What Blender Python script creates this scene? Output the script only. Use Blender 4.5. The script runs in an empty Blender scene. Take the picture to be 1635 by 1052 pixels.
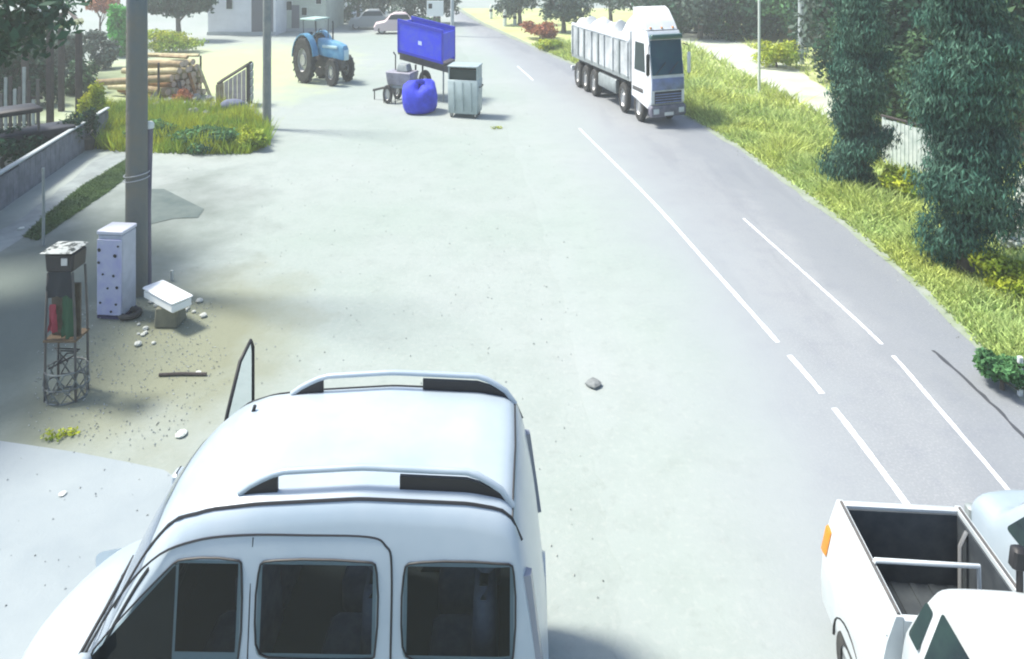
import bpy, math, random
import numpy as np
from mathutils import Vector

random.seed(7)
RNG = np.random.default_rng(11)
R = math.radians
SC = bpy.context.scene
COL = SC.collection

# ------------------------------------------------------------------ camera
H = 6.9            # the surveillance camera hangs on a wall about 7 m up
F = 1130.0         # focal length in photo pixels (photo 1635 x 1052)
PX, HY = 817.5, -70.0
cam_d = bpy.data.cameras.new('camera')
cam = bpy.data.objects.new('camera', cam_d)
COL.objects.link(cam)
cam.location = (0, 0, H)
cam.rotation_euler = (R(90), 0, 0)
cam_d.sensor_width = 36.0
cam_d.lens = 36.0 * F / 1635.0
cam_d.shift_y = -(526.0 - HY) / 1635.0
cam_d.clip_start = 0.1
cam_d.clip_end = 3000
SC.camera = cam

# ------------------------------------------------------------------ sky and sun
SUN_EL = 60.0
SUN_AZ = 282.0      # compass from +Y, clockwise: the hazy sun stands to the left
world = bpy.data.worlds.new('World')
SC.world = world
world.use_nodes = True
wn = world.node_tree
for n in list(wn.nodes):
    wn.nodes.remove(n)
sky = wn.nodes.new('ShaderNodeTexSky')
sky.sky_type = 'NISHITA'
sky.sun_disc = False
sky.sun_elevation = R(SUN_EL)
sky.sun_rotation = R(SUN_AZ)
sky.dust_density = 2.0
bg = wn.nodes.new('ShaderNodeBackground')
bg.inputs['Strength'].default_value = 0.115
wo = wn.nodes.new('ShaderNodeOutputWorld')
wn.links.new(sky.outputs[0], bg.inputs[0])
wn.links.new(bg.outputs[0], wo.inputs[0])
sd = bpy.data.lights.new('sun', 'SUN')
sd.energy = 3.1
sd.angle = R(11.0)
sd.color = (1.0, 0.95, 0.84)
sun = bpy.data.objects.new('sun', sd)
COL.objects.link(sun)
sv = Vector((math.sin(R(SUN_AZ)) * math.cos(R(SUN_EL)), math.cos(R(SUN_AZ)) * math.cos(R(SUN_EL)), math.sin(R(SUN_EL))))
sun.rotation_euler = sv.to_track_quat('Z', 'Y').to_euler()
sun.location = (-20, 20, 40)

SC.view_settings.view_transform = 'Standard'
SC.view_settings.look = 'None'
SC.view_settings.gamma = 1.0
SC.view_settings.use_curve_mapping = False
SC.view_settings.exposure = 1.28
SC.cycles.filter_width = 2.0
SC.cycles.max_bounces = 6
SC.cycles.use_denoising = True

# ------------------------------------------------------------------ helpers
KX, KZ = 0.75, 1.33     # the place is built with the photograph's slender proportions
XF = {}                 # thing name -> (rotation, squash?)


def G(px, py, h=0.0):
    """point of the place under a photo pixel, at height h"""
    d = F * (H - h) / (py - HY)
    return Vector(((px - PX) * d / F, d, h))


def srgb(r, g, b):
    def f(c):
        c /= 255.0
        return c / 12.92 if c <= 0.04045 else ((c + 0.055) / 1.055) ** 2.4
    return (f(r), f(g), f(b))


MATS = {}


def mat(name, col, rough=0.7, col2=None, scale=4.0, bump=0.0, bscale=30.0, metal=0.0, spec=0.5, coat=0.0,
        island=0.0, emit=0.0, contrast=(0.35, 0.65), trans=0.0):
    if name in MATS:
        return MATS[name]
    m = bpy.data.materials.new(name)
    m.use_nodes = True
    nt = m.node_tree
    p = nt.nodes['Principled BSDF']
    p.inputs['Roughness'].default_value = rough
    p.inputs['Metallic'].default_value = metal
    p.inputs['Specular IOR Level'].default_value = spec
    p.inputs['Coat Weight'].default_value = coat
    p.inputs['Coat Roughness'].default_value = 0.08
    p.inputs['Base Color'].default_value = (*col, 1)
    tc = nt.nodes.new('ShaderNodeTexCoord')
    out = None
    if col2 is not None:
        no = nt.nodes.new('ShaderNodeTexNoise')
        no.inputs['Scale'].default_value = scale
        no.inputs['Detail'].default_value = 6
        no.inputs['Roughness'].default_value = 0.62
        nt.links.new(tc.outputs['Object'], no.inputs['Vector'])
        mr = nt.nodes.new('ShaderNodeMapRange')
        mr.inputs[1].default_value, mr.inputs[2].default_value = contrast
        nt.links.new(no.outputs['Fac'], mr.inputs[0])
        mx = nt.nodes.new('ShaderNodeMix')
        mx.data_type = 'RGBA'
        mx.inputs[6].default_value = (*col, 1)
        mx.inputs[7].default_value = (*col2, 1)
        nt.links.new(mr.outputs[0], mx.inputs[0])
        out = mx.outputs[2]
    if island:
        ge = nt.nodes.new('ShaderNodeNewGeometry')
        hs = nt.nodes.new('ShaderNodeHueSaturation')
        mr2 = nt.nodes.new('ShaderNodeMapRange')
        mr2.inputs[3].default_value = 1 - island
        mr2.inputs[4].default_value = 1 + island
        nt.links.new(ge.outputs['Random Per Island'], mr2.inputs[0])
        nt.links.new(mr2.outputs[0], hs.inputs['Value'])
        if out is None:
            hs.inputs['Color'].default_value = (*col, 1)
        else:
            nt.links.new(out, hs.inputs['Color'])
        out = hs.outputs[0]
    if out is not None:
        nt.links.new(out, p.inputs['Base Color'])
    if bump:
        nb = nt.nodes.new('ShaderNodeTexNoise')
        nb.inputs['Scale'].default_value = bscale
        nb.inputs['Detail'].default_value = 5
        nt.links.new(tc.outputs['Object'], nb.inputs['Vector'])
        bp = nt.nodes.new('ShaderNodeBump')
        bp.inputs['Strength'].default_value = bump
        bp.inputs['Distance'].default_value = 0.02
        nt.links.new(nb.outputs['Fac'], bp.inputs['Height'])
        nt.links.new(bp.outputs[0], p.inputs['Normal'])
    if trans:
        tb = nt.nodes.new('ShaderNodeBsdfTranslucent')
        ms = nt.nodes.new('ShaderNodeMixShader')
        ms.inputs[0].default_value = trans
        if out is not None:
            nt.links.new(out, tb.inputs['Color'])
        else:
            tb.inputs['Color'].default_value = (*col, 1)
        nt.links.new(p.outputs[0], ms.inputs[1])
        nt.links.new(tb.outputs[0], ms.inputs[2])
        nt.links.new(ms.outputs[0], nt.nodes['Material Output'].inputs['Surface'])
    if emit:
        p.inputs['Emission Color'].default_value = (*col, 1)
        p.inputs['Emission Strength'].default_value = emit
    MATS[name] = m
    return m


def tag(o, label=None, cat=None, group=None, kind=None):
    if label:
        o['label'] = label
    if cat:
        o['category'] = cat
    if group:
        o['group'] = group
    if kind:
        o['kind'] = kind
    return o


def thing(name, label, cat, loc=(0, 0, 0), rz=0.0, real=False, group=None):
    o = bpy.data.objects.new(name, None)
    COL.objects.link(o)
    o.location = loc
    o.empty_display_size = 0.2
    XF[o.name] = (rz, real)
    tag(o, label, cat, group)
    return o


def xf_of(parent):
    rz, real = 0.0, False
    p = parent
    while p is not None:
        if p.name in XF:
            return XF[p.name]
        p = p.parent
    return rz, real


class MB:
    def __init__(s):
        s.v, s.f = [], []

    def add(s, vs, fs):
        o = len(s.v)
        s.v += [tuple(a) for a in vs]
        s.f += [tuple(i + o for i in f) for f in fs]
        return s

    def box(s, x0, x1, y0, y1, z0, z1, tx=0.0, ty=0.0, b=0.0):
        """box with chamfered vertical and horizontal edges when b > 0; tx, ty draw the top in"""
        if b <= 0:
            vs = [(x0, y0, z0), (x1, y0, z0), (x1, y1, z0), (x0, y1, z0),
                  (x0 + tx, y0 + ty, z1), (x1 - tx, y0 + ty, z1), (x1 - tx, y1 - ty, z1), (x0 + tx, y1 - ty, z1)]
            return s.add(vs, [(3, 2, 1, 0), (4, 5, 6, 7), (0, 1, 5, 4), (1, 2, 6, 5), (2, 3, 7, 6), (3, 0, 4, 7)])
        rings = []
        for z, ins, k in ((z0, b, 0), (z0 + b, 0, 0), (z1 - b, 0, 1), (z1, b, 1)):
            ax0, ax1 = x0 + ins + k * tx, x1 - ins - k * tx
            ay0, ay1 = y0 + ins + k * ty, y1 - ins - k * ty
            c = b * 0.9
            rings.append([(ax0 + c, ay0, z), (ax1 - c, ay0, z), (ax1, ay0 + c, z), (ax1, ay1 - c, z),
                          (ax1 - c, ay1, z), (ax0 + c, ay1, z), (ax0, ay1 - c, z), (ax0, ay0 + c, z)])
        return s.loft(rings)

    def loft(s, rings, cap=True, closed=True):
        n = len(rings[0])
        vs = [p for r in rings for p in r]
        fs = []
        for i in range(len(rings) - 1):
            for j in range(n if closed else n - 1):
                k = (j + 1) % n
                fs.append((i * n + j, i * n + k, (i + 1) * n + k, (i + 1) * n + j))
        if cap:
            fs.append(tuple(range(n - 1, -1, -1)))
            fs.append(tuple((len(rings) - 1) * n + j for j in range(n)))
        return s.add(vs, fs)

    def tube(s, pts, r, n=8, cap=True):
        pts = [Vector(p) for p in pts]
        rs = r if isinstance(r, (list, tuple)) else [r] * len(pts)
        rings = []
        up = None
        for i, p in enumerate(pts):
            a = pts[max(i - 1, 0)]
            b = pts[min(i + 1, len(pts) - 1)]
            t = (b - a).normalized()
            if up is None:
                up = Vector((0, 0, 1)) if abs(t.z) < 0.9 else Vector((1, 0, 0))
            u = t.cross(up).normalized()
            w = u.cross(t).normalized()
            up = w
            rings.append([p + (u * math.cos(2 * math.pi * k / n) + w * math.sin(2 * math.pi * k / n)) * rs[i] for k in range(n)])
        return s.loft(rings, cap)

    def lathe(s, prof, n=16, c=(0, 0, 0), axis='z', cap=True):
        rings = []
        for r, h in prof:
            ring = []
            for k in range(n):
                a = 2 * math.pi * k / n
                x, y = r * math.cos(a), r * math.sin(a)
                if axis == 'z':
                    q = (c[0] + x, c[1] + y, c[2] + h)
                elif axis == 'y':
                    q = (c[0] + x, c[1] + h, c[2] - y)
                else:
                    q = (c[0] + h, c[1] + x, c[2] + y)
                ring.append(q)
            rings.append(ring)
        return s.loft(rings, cap)

    def prism(s, poly, y0, y1):
        """polygon in x-z, extruded along y"""
        return s.loft([[(x, y0, z) for x, z in poly], [(x, y1, z) for x, z in poly]])

    def build(s, name, m, parent=None, smooth=None, xf=None):
        rz, real = xf if xf else xf_of(parent)
        c, n = math.cos(rz), math.sin(rz)
        if rz or real:
            vs = []
            for x, y, z in s.v:
                X, Y = x * c - y * n, x * n + y * c
                if real:
                    X *= KX
                    z *= KZ
                vs.append((X, Y, z))
        else:
            vs = s.v
        me = bpy.data.meshes.new(name)
        me.from_pydata(vs, [], s.f)
        me.materials.append(m)
        me.update()
        if smooth is not None:
            me.polygons.foreach_set('use_smooth', [True] * len(me.polygons))
            me.set_sharp_from_angle(angle=R(smooth))
        o = bpy.data.objects.new(name, me)
        COL.objects.link(o)
        if parent is not None:
            o.parent = parent
        return o


def np_mesh(name, V, nper, m, parent=None):
    """many separate little faces, nper vertices each"""
    V = np.asarray(V, dtype=np.float32).reshape(-1, 3)
    nf = len(V) // nper
    me = bpy.data.meshes.new(name)
    me.vertices.add(len(V))
    me.vertices.foreach_set('co', V.ravel())
    me.loops.add(len(V))
    me.loops.foreach_set('vertex_index', np.arange(len(V), dtype=np.int32))
    me.polygons.add(nf)
    me.polygons.foreach_set('loop_start', np.arange(nf, dtype=np.int32) * nper)
    me.update(calc_edges=True)
    me.materials.append(m)
    o = bpy.data.objects.new(name, me)
    COL.objects.link(o)
    if parent is not None:
        o.parent = parent
    return o


def leaves(blobs, n, size, lump=1.3, up=0.3, droop=0.0, asp=0.5):
    """leaf faces spread through ellipsoid clumps"""
    vol = np.array([b[3] * b[4] * b[5] for b in blobs]) ** 0.8
    idx = RNG.choice(len(blobs), n, p=vol / vol.sum())
    B = np.array(blobs)[idx]
    d = RNG.normal(size=(n, 3))
    d /= np.linalg.norm(d, axis=1)[:, None]
    ph = RNG.uniform(0, 6.28, 3)
    k = 1 + 0.2 * np.sin(d[:, 0] * 5 * lump + ph[0]) * np.sin(d[:, 1] * 5 * lump + ph[1]) + 0.14 * np.sin(d[:, 2] * 9 * lump + ph[2])
    r = RNG.uniform(0.25, 1, n) ** 0.5 * k
    P = B[:, :3] + d * B[:, 3:6] * r[:, None]
    a = RNG.normal(size=(n, 3))
    a /= np.linalg.norm(a, axis=1)[:, None]
    a[:, 2] -= droop
    nrm = d + RNG.normal(size=(n, 3)) * 0.7
    nrm[:, 2] += up
    u = a - nrm * (np.sum(a * nrm, axis=1) / np.sum(nrm * nrm, axis=1))[:, None]
    u /= np.linalg.norm(u, axis=1)[:, None] + 1e-6
    w = np.cross(nrm, u)
    w /= np.linalg.norm(w, axis=1)[:, None] + 1e-6
    s = size * RNG.uniform(0.6, 1.35, n)[:, None]
    q = np.stack([P - u * s, P + w * s * asp, P + u * s, P - w * s * asp], axis=1)
    return q


def blades(px, py, pz, h, w, lean=0.35):
    n = len(px)
    a = RNG.uniform(0, 6.28, n)
    hh = h * RNG.uniform(0.5, 1.3, n)
    dx, dy = np.cos(a) * w, np.sin(a) * w
    lx, ly = RNG.normal(size=n) * lean * hh, RNG.normal(size=n) * lean * hh
    A = np.stack([px - dx, py - dy, pz], 1)
    B = np.stack([px + dx, py + dy, pz], 1)
    C = np.stack([px + lx, py + ly, pz + hh], 1)
    return np.stack([A, B, C], 1)


def in_poly(x, y, poly):
    ins = np.zeros(len(x), bool)
    j = len(poly) - 1
    for i in range(len(poly)):
        xi, yi = poly[i]
        xj, yj = poly[j]
        c = ((yi > y) != (yj > y)) & (x < (xj - xi) * (y - yi) / (yj - yi + 1e-12) + xi)
        ins ^= c
        j = i
    return ins


def scatter(poly, n):
    P = np.array(poly)
    lo, hi = P.min(0), P.max(0)
    out = np.zeros((0, 2))
    while len(out) < n:
        q = RNG.uniform(lo, hi, (n * 2, 2))
        out = np.vstack([out, q[in_poly(q[:, 0], q[:, 1], poly)]])
    return out[:n]


def gpoly(pix):
    return [tuple(G(x, y)[:2]) for x, y in pix]


def sheet(name, poly, z, m, jitter=0.06, step=0.5):
    pts = []
    for i in range(len(poly)):
        a, b = Vector((*poly[i], 0)), Vector((*poly[(i + 1) % len(poly)], 0))
        k = min(40, max(1, int((b - a).length / step)))
        for j in range(k):
            p = a.lerp(b, j / k)
            pts.append((p.x + random.gauss(0, jitter), p.y + random.gauss(0, jitter), z))
    mb = MB()
    mb.add(pts, [tuple(range(len(pts)))])
    o = mb.build(name, m)
    if o.data.polygons[0].normal.z < 0:
        o.data.flip_normals()
    return tag(o, kind='structure')


def crom(pts, n):
    """Catmull-Rom through points, n steps per span"""
    out = []
    P = [Vector(p) for p in pts]
    for i in range(len(P) - 1):
        p0, p1, p2, p3 = P[max(i - 1, 0)], P[i], P[i + 1], P[min(i + 2, len(P) - 1)]
        for k in range(n):
            t = k / n
            out.append(0.5 * ((2 * p1) + (p2 - p0) * t + (2 * p0 - 5 * p1 + 4 * p2 - p3) * t * t + (3 * p1 - p0 - 3 * p2 + p3) * t ** 3))
    out.append(P[-1])
    return out


def interp(x, tab):
    xs = [a for a, _ in tab]
    ys = [b for _, b in tab]
    return float(np.interp(x, xs, ys))


# ------------------------------------------------------------------ materials
def ground_mat():
    m = bpy.data.materials.new('dusty_ground')
    m.use_nodes = True
    nt = m.node_tree
    p = nt.nodes['Principled BSDF']
    p.inputs['Roughness'].default_value = 0.9
    p.inputs['Specular IOR Level'].default_value = 0.25
    tc = nt.nodes.new('ShaderNodeTexCoord')

    def noise(sc, det=6, ro=0.6):
        n = nt.nodes.new('ShaderNodeTexNoise')
        n.inputs['Scale'].default_value = sc
        n.inputs['Detail'].default_value = det
        n.inputs['Roughness'].default_value = ro
        nt.links.new(tc.outputs['Object'], n.inputs['Vector'])
        return n.outputs['Fac']

    def mr(src, a, b, c=0.0, d=1.0):
        n = nt.nodes.new('ShaderNodeMapRange')
        n.inputs[1].default_value, n.inputs[2].default_value = a, b
        n.inputs[3].default_value, n.inputs[4].default_value = c, d
        nt.links.new(src, n.inputs[0])
        return n.outputs[0]

    def mix(f, a, b):
        n = nt.nodes.new('ShaderNodeMix')
        n.data_type = 'RGBA'
        nt.links.new(f, n.inputs[0])
        for sock, v in ((n.inputs[6], a), (n.inputs[7], b)):
            if isinstance(v, tuple):
                sock.default_value = (*v, 1)
            else:
                nt.links.new(v, sock)
        return n.outputs[2]

    def math_(op, a, b):
        n = nt.nodes.new('ShaderNodeMath')
        n.operation = op
        for sock, v in ((n.inputs[0], a), (n.inputs[1], b)):
            if isinstance(v, (int, float)):
                sock.default_value = v
            else:
                nt.links.new(v, sock)
        return n.outputs[0]

    base = mix(mr(noise(0.12), 0.35, 0.65), (0.255, 0.306, 0.278), (0.297, 0.328, 0.318))
    base = mix(mr(noise(1.3), 0.45, 0.75, 0, 0.3), base, (0.20, 0.235, 0.215))
    base = mix(mr(noise(11, 4), 0.52, 0.72, 0, 0.3), base, (0.37, 0.385, 0.365))
    base = mix(mr(noise(4.5, 5), 0.56, 0.68, 0, 0.2), base, (0.185, 0.21, 0.19))

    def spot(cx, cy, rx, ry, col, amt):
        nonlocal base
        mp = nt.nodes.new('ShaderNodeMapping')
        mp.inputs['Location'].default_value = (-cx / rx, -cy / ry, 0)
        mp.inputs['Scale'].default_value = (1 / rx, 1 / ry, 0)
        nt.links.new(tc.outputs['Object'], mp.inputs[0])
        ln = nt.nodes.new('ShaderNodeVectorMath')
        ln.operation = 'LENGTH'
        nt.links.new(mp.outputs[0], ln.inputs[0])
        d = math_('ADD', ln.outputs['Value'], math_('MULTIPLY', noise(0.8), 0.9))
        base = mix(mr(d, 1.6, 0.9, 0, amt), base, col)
    a = G(255, 560)
    spot(a.x, a.y, 2.6, 3.4, (0.185, 0.195, 0.130), 0.9)     # trodden soil by the scrap
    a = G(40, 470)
    spot(a.x, a.y, 3.6, 8.5, (0.105, 0.13, 0.115), 0.9)     # soil under the trees, with their shade put into the colour
    a = G(300, 120)
    spot(a.x, a.y, 9, 15, (0.40, 0.46, 0.235), 0.95)             # dry pale yard
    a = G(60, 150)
    spot(a.x, a.y, 5.0, 9.0, (0.10, 0.13, 0.085), 0.95)       # soil around the pergola, darkened to paint in the shade there
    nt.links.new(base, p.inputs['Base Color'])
    bp = nt.nodes.new('ShaderNodeBump')
    bp.inputs['Strength'].default_value = 0.4
    bp.inputs['Distance'].default_value = 0.03
    nt.links.new(noise(9, 8, 0.7), bp.inputs['Height'])
    nt.links.new(bp.outputs[0], p.inputs['Normal'])
    return m


def road_mat():
    m = bpy.data.materials.new('worn_asphalt')
    m.use_nodes = True
    nt = m.node_tree
    p = nt.nodes['Principled BSDF']
    p.inputs['Roughness'].default_value = 0.75
    p.inputs['Specular IOR Level'].default_value = 0.4
    tc = nt.nodes.new('ShaderNodeTexCoord')
    uv = nt.nodes.new('ShaderNodeUVMap')
    sep = nt.nodes.new('ShaderNodeSeparateXYZ')
    nt.links.new(uv.outputs[0], sep.inputs[0])

    def noise(sc, det=6, sy=1.0):
        mp = nt.nodes.new('ShaderNodeMapping')
        mp.inputs['Scale'].default_value = (1, sy, 1)
        nt.links.new(tc.outputs['Object'], mp.inputs[0])
        n = nt.nodes.new('ShaderNodeTexNoise')
        n.inputs['Scale'].default_value = sc
        n.inputs['Detail'].default_value = det
        n.inputs['Roughness'].default_value = 0.6
        nt.links.new(mp.outputs[0], n.inputs['Vector'])
        return n.outputs['Fac']

    def mr(src, a, b, c=0.0, d=1.0):
        n = nt.nodes.new('ShaderNodeMapRange')
        n.inputs[1].default_value, n.inputs[2].default_value = a, b
        n.inputs[3].default_value, n.inputs[4].default_value = c, d
        nt.links.new(src, n.inputs[0])
        return n.outputs[0]

    def mix(f, a, b):
        n = nt.nodes.new('ShaderNodeMix')
        n.data_type = 'RGBA'
        nt.links.new(f, n.inputs[0])
        for sock, v in ((n.inputs[6], a), (n.inputs[7], b)):
            if isinstance(v, tuple):
                sock.default_value = (*v, 1)
            else:
                nt.links.new(v, sock)
        return n.outputs[2]

    def math_(op, a, b):
        n = nt.nodes.new('ShaderNodeMath')
        n.operation = op
        for sock, v in ((n.inputs[0], a), (n.inputs[1], b)):
            if isinstance(v, (int, float)):
                sock.default_value = v
            else:
                nt.links.new(v, sock)
        return n.outputs[0]
    base = mix(mr(noise(0.35, 6, 0.3), 0.35, 0.65), (0.205, 0.222, 0.238), (0.238, 0.254, 0.266))
    base = mix(mr(noise(2.2), 0.5, 0.75, 0, 0.5), base, (0.17, 0.185, 0.215))
    base = mix(mr(noise(28, 3), 0.48, 0.7, 0, 0.55), base, (0.31, 0.32, 0.33))
    base = mix(mr(noise(0.9, 8, 0.12), 0.55, 0.62, 0, 0.35), base, (0.165, 0.178, 0.20))
    dust = mix(mr(noise(0.12), 0.35, 0.65), (0.255, 0.306, 0.278), (0.297, 0.328, 0.318))
    dust = mix(mr(noise(1.3), 0.45, 0.75, 0, 0.3), dust, (0.20, 0.235, 0.215))
    dust = mix(mr(noise(11, 4), 0.52, 0.72, 0, 0.3), dust, (0.37, 0.385, 0.365))
    dust = mix(mr(noise(4.5, 5), 0.56, 0.68, 0, 0.2), dust, (0.185, 0.21, 0.19))
    u = math_('ADD', sep.outputs[0], math_('MULTIPLY', math_('SUBTRACT', noise(0.5), 0.5), 0.35))
    base = mix(mr(u, 0.66, 0.40, 0, 0.9), base, (0.262, 0.288, 0.300))
    base = mix(mr(u, 0.48, 0.16, 0, 1), base, dust)      # dust carried on from the yard
    base = mix(mr(u, 0.74, 0.80, 0, 0.35), base, (0.155, 0.172, 0.195))      # newer asphalt of the far lane
    nt.links.new(base, p.inputs['Base Color'])
    bp = nt.nodes.new('ShaderNodeBump')
    bp.inputs['Strength'].default_value = 0.25
    bp.inputs['Distance'].default_value = 0.02
    nt.links.new(noise(25, 8), bp.inputs['Height'])
    nt.links.new(bp.outputs[0], p.inputs['Normal'])
    return m


M_WHITE = mat('white_car_paint', (0.37, 0.43, 0.475), 0.32, col2=(0.30, 0.37, 0.425), scale=1.1, coat=0.4)
M_WHITE2 = mat('white_pickup_paint', (0.52, 0.56, 0.57), 0.36, col2=(0.43, 0.475, 0.49), scale=2, coat=0.4)
M_GLASS = mat('tinted_glass', (0.006, 0.013, 0.022), 0.07, spec=0.28, col2=(0.014, 0.034, 0.034), scale=2.2, bump=0.08, bscale=2.5)
M_GLASSB = mat('windscreen_glass', (0.006, 0.045, 0.090), 0.12, spec=0.12, col2=(0.008, 0.07, 0.10), scale=1.5)
M_BLACK = mat('black_trim', (0.012, 0.012, 0.014), 0.55)
M_RUB = mat('tyre_rubber', (0.022, 0.023, 0.024), 0.85, col2=(0.06, 0.06, 0.055), scale=6)
M_RIM = mat('rim_metal', (0.45, 0.46, 0.46), 0.4, metal=0.6)
M_GREY = mat('grey_painted_metal', (0.30, 0.34, 0.34), 0.55, col2=(0.22, 0.25, 0.25), scale=3, metal=0.2)
M_DGREY = mat('dark_chassis_metal', (0.05, 0.055, 0.06), 0.6, col2=(0.10, 0.09, 0.08), scale=5)
M_LINE = mat('road_paint', (0.72, 0.74, 0.76), 0.7, col2=(0.34, 0.36, 0.40), scale=9, contrast=(0.42, 0.66))
M_CONC = mat('concrete', (0.40, 0.44, 0.44), 0.85, col2=(0.32, 0.36, 0.37), scale=1.2, bump=0.2)
M_POLE = mat('weathered_pole', (0.16, 0.19, 0.19), 0.85, col2=(0.25, 0.26, 0.24), scale=3, bump=0.5, bscale=14)
M_WOODD = mat('dark_wood', (0.035, 0.03, 0.03), 0.8, col2=(0.07, 0.06, 0.055), scale=5, bump=0.4)
M_WOOD = mat('pale_timber', (0.42, 0.36, 0.26), 0.8, col2=(0.26, 0.20, 0.13), scale=4, bump=0.3)
M_BARK = mat('bark', (0.09, 0.075, 0.06), 0.9, col2=(0.15, 0.13, 0.11), scale=5, bump=0.8, bscale=12)
M_LEAFD = mat('dark_leaf', (0.018, 0.055, 0.034), 0.6, spec=0.12, col2=(0.03, 0.085, 0.045), scale=0.8, island=0.5, trans=0.2)
M_CYP = mat('cypress_leaf', (0.030, 0.098, 0.072), 0.65, spec=0.12, col2=(0.075, 0.15, 0.105), scale=1.1, island=0.5, trans=0.15)
M_LEAFM = mat('green_leaf', (0.10, 0.24, 0.08), 0.6, spec=0.12, col2=(0.06, 0.14, 0.08), scale=0.7, island=0.5, trans=0.25)
M_LEAFG = mat('grey_leaf', (0.11, 0.15, 0.12), 0.6, spec=0.12, col2=(0.07, 0.11, 0.09), scale=0.7, island=0.5, trans=0.25)
M_LEAFY = mat('yellow_green_leaf', (0.44, 0.46, 0.035), 0.6, spec=0.12, col2=(0.22, 0.36, 0.06), scale=0.9, island=0.4, trans=0.3)
M_LEAFO = mat('orange_leaf', (0.38, 0.16, 0.06), 0.6, spec=0.12, col2=(0.28, 0.10, 0.07), scale=1.2, island=0.4, trans=0.25)
M_LEAFV = mat('vivid_green_leaf', (0.10, 0.40, 0.06), 0.6, spec=0.12, col2=(0.06, 0.28, 0.06), scale=0.9, island=0.4, trans=0.3)
M_THICK = mat('thicket_leaf', (0.035, 0.085, 0.055), 0.6, spec=0.12, col2=(0.08, 0.15, 0.06), scale=0.6, island=0.5, trans=0.2)
M_BLOOM = mat('white_blossom', (0.62, 0.66, 0.62), 0.6, island=0.3, trans=0.2)
M_GRASS = mat('verge_grass', (0.46, 0.52, 0.14), 0.7, spec=0.12, col2=(0.38, 0.50, 0.19), scale=0.35, island=0.4, trans=0.3)
M_GRASSD = mat('yard_grass', (0.10, 0.17, 0.06), 0.7, spec=0.12, col2=(0.07, 0.12, 0.06), scale=0.8, island=0.4, trans=0.2)

# ------------------------------------------------------------------ the ground, the road and its markings
mb = MB()
NG = 40
mb.add([(-600, -60, 0), (600, -60, 0), (600, 1500, 0), (-600, 1500, 0)], [(0, 1, 2, 3)])
ground = tag(mb.build('ground', ground_mat()), kind='structure')

rows = [(5, 695, 716), (20, 700, 738), (40, 712, 772), (75, 735, 850), (110, 757, 930), (190, 800, 1100), (290, 842, 1252),
        (420, 880, 1420), (640, 930, 1640), (800, 960, 1775), (1100, 1010, 2000), (2400, 1200, 2900)]
Lc = crom([G(a, y) for y, a, b in rows], 8)
Rc = crom([G(b, y) for y, a, b in rows], 8)
NU = 12
vs, fs, uvs = [], [], []
for i in range(len(Lc)):
    for k in range(NU + 1):
        p = Lc[i].lerp(Rc[i], k / NU)
        jx = random.gauss(0, 0.05) if k in (0, NU) else 0
        vs.append((p.x + jx, p.y, 0.004))
        uvs.append((k / NU, i * 0.1))
for i in range(len(Lc) - 1):
    for k in range(NU):
        a = i * (NU + 1) + k
        fs.append((a, a + NU + 1, a + NU + 2, a + 1))
mb = MB()
mb.add(vs, fs)
road = tag(mb.build('road', road_mat()), kind='structure')
if road.data.polygons[0].normal.z < 0:
    road.data.flip_normals()
ul = road.data.uv_layers.new(name='UVMap')
for lp in road.data.loops:
    ul.data[lp.index].uv = uvs[lp.vertex_index]


def marking(pix, w, breaks, name):
    pts = crom([G(x, y) for x, y in pix], 10)
    ys = [F * H / p.y + HY for p in pts]
    for y0, y1 in breaks:
        seg = [p for p, y in zip(pts, ys) if y0 <= y <= y1]
        if len(seg) < 2:
            continue
        a, b = [], []
        for i, p in enumerate(seg):
            t = (seg[min(i + 1, len(seg) - 1)] - seg[max(i - 1, 0)]).normalized()
            n = Vector((t.y, -t.x, 0)) * w / 2 * random.uniform(0.88, 1.08)
            a.append((p.x + n.x, p.y + n.y, 0.008))
            b.append((p.x - n.x, p.y - n.y, 0.008))
        mb = MB()
        k = len(a)
        mb.add(a + b, [(i, i + 1, k + i + 1, k + i) for i in range(k - 1)])
        o = mb.build(name, M_LINE, road)
        if o.data.polygons[0].normal.z < 0:
            o.data.flip_normals()


marking([(815, 95), (830, 109), (855, 132), (925, 205), (1030, 310), (1138, 430), (1242, 547), (1322, 640), (1440, 795), (1640, 1075), (2100, 1750)],
        0.095, [(105, 131), (203, 548), (566, 639), (647, 1750)], 'centre_marking')
marking([(1150, 316), (1187, 349), (1300, 450), (1408, 550), (1488, 640), (1632, 810), (1850, 1080)],
        0.07, [(347, 552), (566, 1080)], 'edge_marking')

M_VERGE = mat('gravel_verge', (0.27, 0.30, 0.27), 0.9, col2=(0.20, 0.25, 0.15), scale=1.6, bump=0.4)
v_in = [Vector((p.x - 0.10, p.y, 0)) for p in Rc]
verge_poly = [(p.x - 0.05, p.y) for p in Rc] + [(p.x + 0.16 + 0.006 * p.y, p.y) for p in reversed(Rc)]
mb = MB()
vv = [(x + random.gauss(0, 0.05), y, 0.008) for x, y in verge_poly]
nn = len(Rc)
mb.add(vv, [(i, i + 1, 2 * nn - 2 - i, 2 * nn - 1 - i) for i in range(nn - 1)])
o = tag(mb.build('gravel_verge', M_VERGE), kind='structure')
if o.data.polygons[0].normal.z < 0:
    o.data.flip_normals()

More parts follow.
